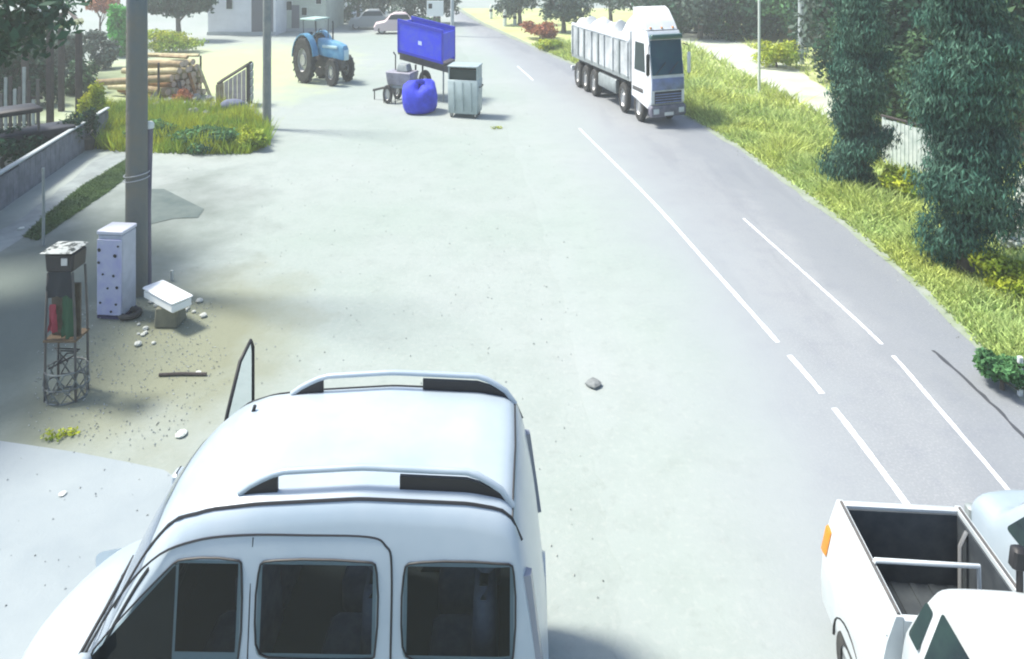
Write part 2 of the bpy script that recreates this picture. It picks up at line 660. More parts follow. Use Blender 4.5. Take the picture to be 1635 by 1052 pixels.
# tar joint along the right lane
M_TAR = mat('tar_joint', (0.05, 0.055, 0.065), 0.7)
pts = crom([G(1490, 560), G(1540, 604), G(1600, 662), G(1660, 725)], 6)
a = [(p.x - 0.035 * random.uniform(0.3, 1.3), p.y, 0.0095) for p in pts]
b = [(p.x + 0.035 * random.uniform(0.3, 1.3), p.y, 0.0095) for p in pts]
mb = MB().add(a + b, [(i, i + 1, len(a) + i + 1, len(a) + i) for i in range(len(a) - 1)])
o = mb.build('tar_joint', M_TAR, road)
if o.data.polygons[0].normal.z < 0:
    o.data.flip_normals()

M_APRON = mat('concrete_apron', (0.265, 0.305, 0.32), 0.85, col2=(0.225, 0.265, 0.285), scale=0.8, bump=0.15)
apron_px = [(-400, 640), (0, 704), (120, 722), (200, 738), (262, 752), (292, 772), (330, 870)]
sheet('concrete_apron', gpoly(apron_px) + [(-1.6, 3.5), (-12, 3.5)], 0.004, M_APRON, 0.01, 0.6)
M_PATH = mat('stone_path', (0.25, 0.29, 0.29), 0.85, col2=(0.18, 0.21, 0.21), scale=2, bump=0.2)
sheet('path', gpoly([(-60, 400), (40, 345), (95, 300), (150, 258), (195, 232), (215, 222), (206, 248), (150, 285), (75, 352), (-60, 440)]), 0.004, M_PATH, 0.05, 0.6)
M_TRACK = mat('pale_track', (0.50, 0.53, 0.46), 0.9, col2=(0.38, 0.43, 0.33), scale=0.4)
sheet('dirt_track', gpoly([(1085, 42), (1150, 52), (1215, 84), (1275, 112), (1330, 150), (1420, 215), (1390, 235), (1330, 195), (1250, 150), (1180, 112), (1110, 75), (1060, 50)]), 0.004, M_TRACK, 0.08, 0.8)

M_VGROUND = mat('verge_soil', (0.36, 0.41, 0.14), 0.9, col2=(0.42, 0.46, 0.24), scale=0.3)
vg = [(p.x + 0.12 + 0.004 * p.y, p.y) for p in Rc if 4 < p.y < 95]
vg = vg + [(4, 3), (40, 3)][::-1] if False else vg
far_x = 70
sheet('grass_verge', vg + [(far_x, vg[-1][1]), (far_x, vg[0][1])], 0.002, M_VGROUND, 0.0, 3)

# ------------------------------------------------------------------ grass
vpoly = [(p.x + 0.10 + 0.004 * p.y, p.y) for p in Rc if 5 < p.y < 60]
edge_x = np.array([p[0] for p in vpoly])
edge_y = np.array([p[1] for p in vpoly])
o_ = np.argsort(edge_y)
edge_x, edge_y = edge_x[o_], edge_y[o_]
n = 70000
yy = np.exp(RNG.uniform(np.log(6.0), np.log(55.0), n))
ex = np.interp(yy, edge_y, edge_x)
xx = ex + RNG.normal(size=n) * 0.05 + RNG.exponential(2.6, n) * (0.5 + yy / 40)
tp = gpoly([(1085, 42), (1150, 52), (1215, 84), (1275, 112), (1330, 150), (1420, 215), (1390, 235), (1330, 195), (1250, 150), (1180, 112), (1110, 75), (1060, 50)])
keep = ~in_poly(xx, yy, tp) & (xx < 40)
xx, yy, ex = xx[keep], yy[keep], ex[keep]
clump = 0.5 + 0.5 * np.sin(xx * 1.9 + np.sin(yy * 0.9) * 2) * np.sin(yy * 1.3 + xx * 0.4)
hh = (0.10 + 0.34 * clump * np.clip((xx - ex) / 0.8, 0.15, 1)) * (0.8 + yy / 60)
o = np_mesh('grass', blades(xx, yy, np.zeros_like(xx), hh, 0.012 + yy * 0.0011, 0.7), 3, M_GRASS)
tag(o, 'yellow green wild grass covering the bank right of the road', 'grass', kind='stuff')

gp = gpoly([(130, 215), (150, 175), (215, 168), (300, 178), (360, 172), (425, 200), (432, 232), (395, 247), (300, 246), (190, 243), (140, 236)])
q = scatter(gp, 14000)
cl = 0.5 + 0.5 * np.sin(q[:, 0] * 1.7 + 1) * np.sin(q[:, 1] * 1.1)
o = np_mesh('grass', blades(q[:, 0], q[:, 1], np.zeros(len(q)), 0.25 + 0.55 * cl, 0.03), 3, M_LEAFY)
tag(o, 'yellow green tall weeds in the patch between the two utility poles', 'weeds', kind='stuff')
gp2 = gpoly([(38, 378), (70, 346), (130, 298), (203, 254), (208, 278), (175, 305), (105, 352), (60, 384)])
q = scatter(gp2, 14000)
o = np_mesh('grass', blades(q[:, 0], q[:, 1], np.zeros(len(q)), np.full(len(q), 0.05), 0.02, 1.2), 3, M_GRASSD)
tag(o, 'short dark green grass strip beside the yard path', 'grass', kind='stuff')


# ------------------------------------------------------------------ trees and shrubs
def tree(name, label, cat, loc, trunk, blobs, n, size, lm, group=None, limbs=True, droop=0.0, up=0.3, asp=0.5):
    t = thing(name, label, cat, loc, group=group)
    th, tr = trunk
    if th > 0:
        m = MB()
        m.tube([(0, 0, 0), (0.05 * tr, 0, th * 0.35), (-0.3 * tr, 0.2 * tr, th * 0.7), (0, 0, th)], [tr * 1.25, tr, tr * 0.85, tr * 0.6], 9)
        tk = m.build('trunk', M_BARK, t, 60)
        if limbs:
            for b in blobs[:6]:
                m = MB()
                s0 = Vector((0, 0, th * random.uniform(0.55, 0.95)))
                e = Vector(b[:3])
                mid = s0.lerp(e, 0.5) + Vector((random.gauss(0, 0.12), random.gauss(0, 0.12), -0.1))
                m.tube([s0, mid, e], [tr * 0.5, tr * 0.33, tr * 0.12], 6)
                m.build('limb', M_BARK, tk, 60)
    np_mesh('crown', leaves(blobs, n, size, up=up, droop=droop, asp=asp), 4, lm, t)
    return t


def round_blobs(cz, rx, rz, k, ry=None):
    ry = ry or rx
    out = []
    for i in range(k):
        a = 2.4 * i
        rr = random.uniform(0.25, 0.75)
        s = random.uniform(0.36, 0.58)
        out.append((math.cos(a) * rx * rr, math.sin(a) * ry * rr, cz + random.uniform(-0.55, 0.65) * rz, rx * s, ry * s, rz * s))
    return out


def cyp_blobs(z0, z1, rmax, k=16, peak=0.35):
    out = []
    for i in range(k):
        f = i / (k - 1)
        w = rmax * (min(f / peak, 1) ** 0.55 * (1 - max(0, f - peak) / (1 - peak)) ** 0.45 * 0.82 + 0.14)
        ww = w * random.uniform(0.62, 1.0)
        out.append((random.gauss(0, 0.24) * rmax, random.gauss(0, 0.24) * rmax, z0 + (z1 - z0) * f, ww, ww, (z1 - z0) / k * random.uniform(1.2, 2.2)))
    return out


# the two cypresses on the bank
p = G(1372, 300)
tree('cypress_tree', 'slim dark cypress on the grass bank left of the white board fence', 'tree', p, (1.2, 0.13), cyp_blobs(0.10, 9.5, 1.00, 34, 0.10), 48000, 0.085, M_CYP, limbs=False, up=0.0, droop=2.4, asp=0.2)
p = G(1543, 432)
tree('cypress_tree', 'biggest dark cypress on the bank, nearest to the road at right', 'tree', p, (1.2, 0.16), cyp_blobs(0.10, 9.5, 1.32, 34, 0.22), 70000, 0.08, M_CYP, limbs=False, up=0.0, droop=2.4, asp=0.2)
# wood behind the bank
wood = [
    (1118, 62, 6.0, 2.6, M_LEAFG, 'pale grey green tree behind the lorry cab at the top edge'),
    (1165, 58, 7.5, 2.8, M_LEAFM, 'teal green tree just left of the thin white post'),
    (1215, 62, 7.5, 2.6, M_LEAFD, 'dark tree behind the thin white post and yellow bush'),
    (1262, 70, 8.0, 2.8, M_LEAFM, 'tree directly behind the concrete pole on the bank'),
    (1312, 92, 8.0, 2.9, M_LEAFD, 'dark broad tree between the concrete pole and the slim cypress'),
    (1372, 128, 8.5, 2.9, M_LEAFG, 'grey green tree standing behind the slim cypress'),
    (1435, 150, 8.5, 2.8, M_LEAFM, 'olive green tree behind the white board fence'),
    (1500, 175, 9.0, 2.7, M_LEAFD, 'dark tree behind the left flank of the biggest cypress'),
    (1580, 205, 8.5, 2.4, M_LEAFM, 'mid green tree behind the biggest cypress'),
    (1650, 235, 8.0, 2.3, M_LEAFM, 'green tree at the right edge above the white blossom'),
    (1358, 152, 8.0, 1.7, M_LEAFD, 'dense dark tree close behind the slim cypress, over the pale track'),
    (1405, 178, 8.0, 1.7, M_THICK, 'dense tree rising directly above the left end of the white board fence'),
    (1478, 205, 8.0, 1.6, M_LEAFD, 'dense dark tree filling the gap between the two cypresses'),
    (1640, 260, 8.0, 1.7, M_THICK, 'dense tree in the right edge behind the blossom shrub'),
    (1440, 95, 11.0, 3.8, M_LEAFD, 'tall far tree rising above the white board fence'),
    (1560, 110, 11.0, 3.8, M_LEAFD, 'tall far dark tree in the top right corner'),
    (1320, 60, 11.0, 4.2, M_LEAFG, 'tall far hazy tree above the slim cypress'),
]
for x, y, h, r, lm, lab in wood:
    p = G(x, y)
    s = 1.0
    tree('leafy_tree', lab, 'tree', p, (h * 0.45, 0.2), round_blobs(h * 0.46, r, h * 0.46, 12), 4200, 0.19, lm, group='trees of the wood behind the bank')

wb = []
for k in range(60):
    X = 13 + 40 * (k / 59)
    wb.append((X + random.gauss(0, 0.8), 62 - 0.75 * (X - 13) * (X > 30) + random.gauss(0, 2.0), random.uniform(1.2, 6.5), 2.4, 2.0, 2.2))
    wb.append((X, 64 - 0.75 * (X - 13) * (X > 30), random.uniform(0.5, 2.0), 2.0, 1.6, 1.6))
o = np_mesh('woodland', leaves(wb, 26000, 0.26), 4, M_LEAFD)
tag(o, 'dark mass of undergrowth behind the trees on the bank', 'woodland', kind='stuff')
wb = []
for k in range(34):
    f = k / 33
    p = G(1385 + 300 * f, 196 + 62 * f)
    wb.append((p.x + random.gauss(0, 0.3), p.y + random.gauss(0, 0.8), random.uniform(0.4, 2.6), 1.0, 0.9, 0.9))
    wb.append((p.x + random.gauss(0, 0.3), p.y + 1 + random.gauss(0, 0.8), random.uniform(2.0, 4.2), 1.0, 0.9, 1.0))
o = np_mesh('thicket', leaves(wb, 24000, 0.11), 4, M_THICK)
tag(o, 'dark bramble thicket behind the white board fence and the cypresses', 'thicket', kind='stuff')
tree('leafy_shrub', 'round bright green shrub at the road edge by the white marker post', 'shrub', G(1600, 622), (0.25, 0.03), round_blobs(0.34, 0.42, 0.30, 8), 2600, 0.045, M_LEAFM)
tree('yellow_bush', 'yellow green bush at the foot of the concrete pole on the bank', 'bush', G(1240, 108), (0.5, 0.06), round_blobs(0.9, 1.5, 0.85, 9), 3000, 0.10, M_LEAFY)
tree('yellow_bush', 'tall yellow green bush between the two cypresses below the board fence', 'bush', G(1440, 318), (0.3, 0.03), round_blobs(0.5, 0.6, 0.5, 8), 2600, 0.06, M_LEAFY)
tree('yellow_bush', 'yellow bush right of the biggest cypress at the photo edge', 'bush', G(1612, 470), (0.3, 0.03), round_blobs(0.4, 0.6, 0.42, 8), 2600, 0.05, M_LEAFY)
tree('blossom_shrub', 'white blossoming shrub beside the biggest cypress at the right edge', 'shrub', G(1618, 400), (0.8, 0.05), [(-0.25, 0, 0.5, 0.15, 0.2, 0.4), (0.2, 0, 0.9, 0.2, 0.2, 0.75), (0.35, 0.1, 1.5, 0.2, 0.2, 0.4), (0, 0, 0.25, 0.35, 0.25, 0.16)], 1500, 0.05, M_BLOOM)

# trees of the yard on the left
tree('shade_tree', 'big dark green tree at the top left corner shading the yard', 'tree', (-17.2, 18.4, 0), (4.2, 0.28),
     [(0, 0, 6.0, 1.7, 1.7, 1.5), (1.6, 0.3, 5.4, 1.5, 1.4, 1.1), (2.3, -0.6, 6.3, 1.4, 1.4, 1.2), (-1.4, 0.4, 5.6, 1.5, 1.5, 1.2), (0.4, -1.8, 5.3, 1.5, 1.4, 1.1),
      (0.3, 1.6, 6.2, 1.5, 1.4, 1.2), (1.0, 0, 7.2, 1.7, 1.7, 1.1), (2.5, 0.2, 4.7, 1.0, 1.0, 0.9)], 26000, 0.095, M_LEAFD)
tree('shade_tree', 'dark tree standing outside the left edge whose shade covers the scrap', 'tree', (-12.0, 13.4, 0), (3.6, 0.25),
     [(0, 0, 5.6, 1.8, 1.8, 1.2), (1.1, -1.2, 5.3, 1.5, 1.5, 1.0), (0.4, -2.6, 5.6, 1.7, 1.6, 1.1), (0.8, 1.6, 5.7, 1.6, 1.6, 1.1), (0.2, 3.0, 5.6, 1.7, 1.6, 1.1), (-1.3, 0.4, 5.9, 1.6, 1.6, 1.1)], 6500, 0.13, M_LEAFD)
tree('leafy_tree', 'dark green tree hanging into the top edge left of the white house', 'tree', G(285, 66), (2.6, 0.2), [(-1.6, 0, 3.2, 1.4, 1.4, 1.1), (0.0, 0, 2.9, 1.4, 1.3, 1.0), (1.5, 0.2, 3.3, 1.4, 1.3, 1.1), (0, 0.5, 4.4, 2.0, 1.6, 1.2)], 9000, 0.15, M_LEAFD)
tree('green_bush', 'bright green bush left of the thick grey pole at the top', 'bush', G(192, 90), (0.9, 0.08), round_blobs(1.9, 1.0, 1.9, 11), 4600, 0.13, M_LEAFV)
tree('creeper_shrub', 'dark shrub growing inside the pergola behind the cart', 'shrub', G(62, 168), (0.4, 0.05), round_blobs(1.2, 0.8, 1.3, 9), 3000, 0.11, M_LEAFD)
tree('creeper_shrub', 'grey green shrub between the two pergola posts', 'shrub', G(104, 128), (0.4, 0.05), round_blobs(1.3, 1.1, 1.5, 10), 3000, 0.12, M_LEAFG)
tree('creeper_shrub', 'olive shrub right of the pergola below the orange shrub', 'shrub', G(158, 110), (0.4, 0.05), round_blobs(1.2, 1.0, 1.3, 9), 2600, 0.12, M_LEAFG)
tree('creeper_shrub', 'dark shrub behind the pickets at the left edge', 'shrub', G(12, 170), (0.4, 0.05), round_blobs(1.4, 1.1, 1.6, 10), 3600, 0.12, M_LEAFD)
tree('creeper_shrub', 'tall dark shrub behind the pergola at the far left', 'shrub', G(38, 120), (0.6, 0.06), round_blobs(1.8, 1.6, 2.0, 11), 4200, 0.13, M_LEAFD)
tree('creeper_shrub', 'dark green shrub behind the right pergola post', 'shrub', G(128, 150), (0.4, 0.05), round_blobs(0.8, 0.8, 0.9, 9), 2600, 0.10, M_THICK)
tree('creeper_shrub', 'low dark shrub along the inner side of the plank wall', 'shrub', G(20, 268), (0.2, 0.04), round_blobs(0.6, 0.9, 0.6, 9), 2600, 0.08, M_LEAFD)
tree('rusty_weed', 'rusty orange weeds against the cut ends of the log pile', 'weed', G(292, 166), (0, 0), round_blobs(0.35, 0.5, 0.4, 7), 700, 0.08, M_LEAFO)
tree('orange_shrub', 'orange red flowering shrub at the top edge beside the pergola', 'shrub', G(160, 70), (2.2, 0.08), round_blobs(3.4, 1.4, 1.0, 9), 3000, 0.12, M_LEAFO)
tree('yellow_bush', 'yellow green upright bush behind the dark pergola post', 'bush', G(145, 205), (0.4, 0.04), round_blobs(0.9, 0.55, 0.95, 8), 2600, 0.07, M_LEAFY)
tree('yellow_bush', 'yellow bush behind the log pile at the top left', 'bush', G(268, 84), (0.4, 0.05), round_blobs(0.8, 2.2, 0.8, 9), 3200, 0.11, M_LEAFY)
tree('weed_bush', 'green weed bush at the foot of the log pile', 'bush', G(245, 225), (0.2, 0.03), round_blobs(0.35, 0.9, 0.4, 8), 2600, 0.07, M_LEAFM)
tree('weed_bush', 'green weed bush right of the thick pole under the crate', 'bush', G(335, 236), (0.2, 0.03), round_blobs(0.35, 1.0, 0.42, 8), 2600, 0.07, M_LEAFM)
tree('weed_bush', 'yellowish weed bush at the foot of the thin utility pole', 'bush', G(402, 238), (0.2, 0.03), round_blobs(0.4, 0.55, 0.5, 8), 2200, 0.07, M_LEAFY)
for x, y, h, r, lm, lab in [
        (470, 40, 6.0, 2.2, M_LEAFG, 'grey green tree between the two far houses'),
        (572, 34, 6.0, 3.2, M_LEAFD, 'dark far tree behind the tractor at the top edge'),
        (612, 38, 5.0, 2.6, M_LEAFG, 'grey far tree behind the tractor nose at the top edge'),
        (655, 42, 5.0, 2.4, M_LEAFG, 'grey far tree above the blue trailer at the top edge'),
        (700, 38, 5.0, 2.4, M_LEAFG, 'grey far tree beside the road end at the top edge'),
        (830, 40, 5.0, 2.2, M_LEAFG, 'pale far tree right of the road end'),
        (900, 52, 5.0, 2.2, M_LEAFG, 'grey far tree left of the lorry at the top edge'),
        (975, 38, 5.5, 3.0, M_LEAFG, 'pale grey tree behind the lorry load'),
        (1040, 40, 6.0, 3.2, M_LEAFG, 'grey tree behind the lorry cab roof')]:
    tree('leafy_tree', lab, 'tree', G(x, y), (h * 0.4, 0.2), round_blobs(h * 0.55, r, h * 0.42, 10), 2600, 0.2, lm, group='far trees along the top edge')
tree('orange_shrub', 'orange brown shrub on the right roadside far behind the lorry', 'shrub', G(862, 62), (0.3, 0.04), round_blobs(0.8, 1.6, 0.7, 8), 1600, 0.14, M_LEAFO)
tree('yellow_bush', 'low yellow green bush on the roadside left of the lorry tail', 'bush', G(880, 80), (0.2, 0.04), round_blobs(0.4, 1.2, 0.4, 8), 1600, 0.12, M_LEAFY)
# weeds along the kerb of the parking bay
for x, y, lab in [(790, 206, 'small tuft of weeds right of the grey waste container'), (85, 700, 'small yellow green weed on the edge of the concrete apron')]:
    tree('weed_tuft', lab, 'weed', G(x, y), (0, 0), [(0, 0, 0.06, 0.20, 0.10, 0.06), (0.18, 0.1, 0.04, 0.15, 0.1, 0.05)], 90, 0.035, M_LEAFY)


# ------------------------------------------------------------------ wheels
def wheel(parent, c, r, w, axis='y', rim=M_RIM, rimr=0.6, treads=0):
    """a wheel on its axle; axis is the local axle direction"""
    m = MB()
    prof = [(r * rimr, -w / 2), (r * 0.92, -w / 2), (r, -w / 2 + w * 0.16), (r, w / 2 - w * 0.16), (r * 0.92, w / 2), (r * rimr, w / 2)]
    m.lathe(prof + [prof[0]], 22, c, axis, cap=False)
    for k in range(treads):
        a = 2 * math.pi * k / treads
        for sgn in (-1, 1):
            a2 = a + (math.pi / treads if sgn > 0 else 0)
            ca, sa = math.cos(a2), math.sin(a2)
            ca3, sa3 = math.cos(a2 + 0.16), math.sin(a2 + 0.16)
            q = []
            for (cc, ss, y) in ((ca, sa, 0.02), (ca3, sa3, sgn * w * 0.5)):
                for rr in (r * 0.97, r * 1.045):
                    for da in (-0.035, 0.035):
                        c2, s2 = cc - ss * da, ss + cc * da
                        q.append((c[0] + rr * c2, c[1] + y, c[2] + rr * s2))
            m.add(q, [(0, 1, 3, 2), (4, 6, 7, 5), (0, 4, 5, 1), (2, 3, 7, 6), (0, 2, 6, 4), (1, 5, 7, 3)])
    o = m.build('wheel', M_RUB, parent, 35)
    m = MB()
    m.lathe([(0.01, -w * 0.36), (r * 0.25, -w * 0.40), (r * 0.3, -w * 0.2), (r * rimr * 0.9, -w * 0.16), (r * rimr * 1.01, -w * 0.42), (r * rimr * 1.01, w * 0.42),
             (r * rimr * 0.9, w * 0.16), (r * 0.3, w * 0.2), (r * 0.25, w * 0.40), (0.01, w * 0.36)], 18, c, axis)
    m.build('rim', rim, o, 35)
    return o


# ------------------------------------------------------------------ car bodies from a top profile
class Car:
    """x runs from the nose (smallest) to the tail; half width w(z), plan(x), top zt(x)"""
    def __init__(s, zt, w, plan, z0, bowf=0.25, bowr=0.05, xm=0.0, drop=0.2):
        s.zt_, s.w_, s.plan_, s.z0, s.bowf, s.bowr, s.xm, s.drop = zt, w, plan, z0, bowf, bowr, xm, drop
        xs = np.linspace(zt[0][0], zt[-1][0], 400)
        ys = np.interp(xs, [a for a, _ in zt], [b for _, b in zt])
        k = np.exp(-np.linspace(-2, 2, 21) ** 2)
        k /= k.sum()
        s.xs = xs
        s.ys = np.convolve(np.pad(ys, 10, mode='edge'), k, mode='valid')

    def zt(s, x):
        return float(np.interp(x, s.xs, s.ys))

    def w(s, z):
        return interp(z, s.w_)

    def plan(s, x):
        return interp(x, s.plan_)

    def top(s, x, t):
        """surface height at lateral fraction t (-1..1)"""
        xe = x - s.bowf * t * t * min(1, max(0, s.xm - x)) + s.bowr * t * t * min(1, max(0, x - s.xm))
        return s.zt(xe)

    def side(s, x, z, off=0.0, sgn=-1):
        return (x, sgn * (s.w(z) * s.plan(x) + off), z)

    def section(s, x):
        """half outline from sill to centre"""
        zs = max(s.top(x, 0.9) - s.drop, s.z0 + 0.05)
        out = []
        for k in range(9):
            z = s.z0 + (zs - s.z0) * k / 8
            out.append((s.w(z) * s.plan(x), z))
        wsh = s.w(zs) * s.plan(x)
        for t, lift in ((0.965, 0.42), (0.90, 0.72), (0.82, 0.90), (0.7, 0.975), (0.5, 1.0), (0.25, 1.0), (0.0, 1.0)):
            zt = s.top(x, t)
            out.append((wsh * t, zs + max(zt - zs, 0.0) * lift))
        return out

    def body(s, n=70, holes=(), zh=None):
        """holes: x ranges left open on both flanks between the heights zh"""
        m = MB()
        x0, x1 = s.xs[0], s.xs[-1]
        xs = [x0 + (x1 - x0) * (0.5 - 0.5 * math.cos(math.pi * i / n)) for i in range(n + 1)]
        cuts = [c for h in holes for c in h]
        xs = [x for x in xs if all(abs(x - c) > 0.02 for c in cuts)] + cuts
        xs.sort()
        rings = []
        zk = []
        for x in xs:
            h = s.section(x)
            if zh and h[8][1] > zh[1] + 0.03:
                zl = [s.z0 + (zh[0] - s.z0) * k / 5 for k in range(6)] + [(zh[0] + zh[1]) / 2, zh[1]]
                h[:8] = [(s.w(z) * s.plan(x), z) for z in zl]
            zk.append(h)
            ring = [(x, -y, z) for y, z in h] + [(x, y, z) for y, z in reversed(h[:-1])]
            rings.append(ring)
        m.loft(rings)
        if holes:
            nr = len(rings[0])
            keep = []
            for f in m.f:
                if len(f) == 4:
                    c = [sum(m.v[i][k] for i in f) / 4 for k in range(3)]
                    if any(a < c[0] < b for a, b in holes) and zh[0] < c[2] < zh[1] and abs(c[1]) > 0.7 * s.w(c[2]):
                        continue
                keep.append(f)
            m.f = keep
        return m

    def topz(s, x, y):
        h = s.section(x)
        ys = [a for a, _ in h][8:][::-1]
        zs = [b for _, b in h][8:][::-1]
        return float(np.interp(abs(y), ys, zs))


def rounded_patch(fn, u0, u1, v0, v1, ru, rv, slant=0.0, n=14, nv=16, slant2=0.0):
    """grid patch with rounded corners; slant pushes the u0 end at the top, slant2 the u1 end"""
    m = MB()
    vs = []
    for j in range(nv + 1):
        f = 0.5 - 0.5 * math.cos(math.pi * j / nv)
        v = v0 + (v1 - v0) * f
        dv = min(v - v0, v1 - v)
        ins = ru * (1 - math.sqrt(max(0, 1 - (1 - min(dv / rv, 1)) ** 2)))
        a = u0 + ins + slant * f
        b = u1 - ins + slant2 * f
        for i in range(n + 1):
            vs.append(fn(a + (b - a) * i / n, v))
    fs = [(j * (n + 1) + i, j * (n + 1) + i + 1, (j + 1) * (n + 1) + i + 1, (j + 1) * (n + 1) + i) for j in range(nv) for i in range(n)]
    m.add(vs, fs)
    return m


def clear_glass():
    m = bpy.data.materials.new('tinted_clear_glass')
    m.use_nodes = True
    nt = m.node_tree
    for n_ in list(nt.nodes):
        nt.nodes.remove(n_)
    t = nt.nodes.new('ShaderNodeBsdfTransparent')
    t.inputs[0].default_value = (0.58, 0.66, 0.68, 1)
    g = nt.nodes.new('ShaderNodeBsdfGlossy')
    g.inputs['Roughness'].default_value = 0.05
    g.inputs[0].default_value = (0.8, 0.85, 0.9, 1)
    f = nt.nodes.new('ShaderNodeFresnel')
    f.inputs[0].default_value = 1.35
    x = nt.nodes.new('ShaderNodeMixShader')
    o = nt.nodes.new('ShaderNodeOutputMaterial')
    nt.links.new(f.outputs[0], x.inputs[0])
    nt.links.new(t.outputs[0], x.inputs[1])
    nt.links.new(g.outputs[0], x.inputs[2])
    nt.links.new(x.outputs[0], o.inputs['Surface'])
    return m


M_VGLASS = clear_glass()
# ------------------------------------------------------------------ the white van in front
van = thing('white_van', 'white people carrier with roof rails parked crosswise at the bottom, far door open', 'van', (0.0, 6.40, 0), rz=R(-1.0))
VC = Car([(-4.42, 0.45), (-4.38, 0.70), (-4.2, 0.88), (-3.9, 1.0), (-3.62, 1.12), (-3.50, 1.28), (-3.30, 1.70), (-3.08, 2.12), (-2.88, 2.38), (-2.6, 2.49), (-2.2, 2.54), (-1.2, 2.60), (-0.3, 2.57), (-0.02, 2.52), (0.10, 2.40),
          (0.17, 2.05), (0.23, 1.7), (0.30, 1.2), (0.32, 0.6)],
         [(0.3, 0.93), (0.6, 0.97), (1.2, 0.98), (1.45, 0.965), (2.15, 0.885), (2.33, 0.84), (2.6, 0.80)],
         [(-4.42, 0.70), (-4.3, 0.82), (-3.9, 0.93), (-3.5, 0.98), (-3.0, 1.0), (-0.1, 1.0), (0.15, 0.98), (0.32, 0.93)], 0.34, 0.24, 0.04, -1.3, 0.20)
VC.body(90, holes=((-2.60, -2.13), (-1.94, -1.07), (-0.80, 0.0)), zh=(1.51, 2.135)).build('body', M_WHITE, van, 40)
# cabin: floor, dark lining and three rows of seats
M_SEAT = mat('seat_cloth', (0.11, 0.115, 0.18), 0.9, col2=(0.17, 0.175, 0.23), scale=6)
MB().box(-3.2, 0.05, -0.86, 0.86, 0.60, 0.66).build('cabin_floor', mat('cabin_carpet', (0.03, 0.032, 0.035), 0.95), van)
for x in (-2.35, -1.35, -0.45):
    for y in (-0.45, 0.45):
        m = MB()
        m.box(x - 0.24, x + 0.24, y - 0.32, y + 0.32, 0.75, 1.12, b=0.06)
        m.box(x + 0.12, x + 0.34, y - 0.31, y + 0.31, 1.0, 1.78, tx=0.03, ty=0.05, b=0.06)
        st_ = m.build('seat', M_SEAT, van, 50)
        MB().box(x + 0.17, x + 0.32, y - 0.15, y + 0.15, 1.80, 2.04, b=0.045).build('headrest', M_SEAT, st_, 50)
sw = MB().tube([(-2.86 + 0.07 * math.sin(a), -0.45 + 0.2 * math.cos(a), 1.55 + 0.2 * math.sin(a)) for a in np.linspace(0, 2 * math.pi, 17)], 0.02, 6)
sw.build('steering_wheel', M_BLACK, van, 60)
MB().box(-3.3, -2.95, -0.8, 0.8, 1.0, 1.36, tx=0.06, b=0.04).build('dashboard', M_BLACK, van, 40)
side = lambda sg: (lambda u, v: VC.side(u, v, 0.007, sg))
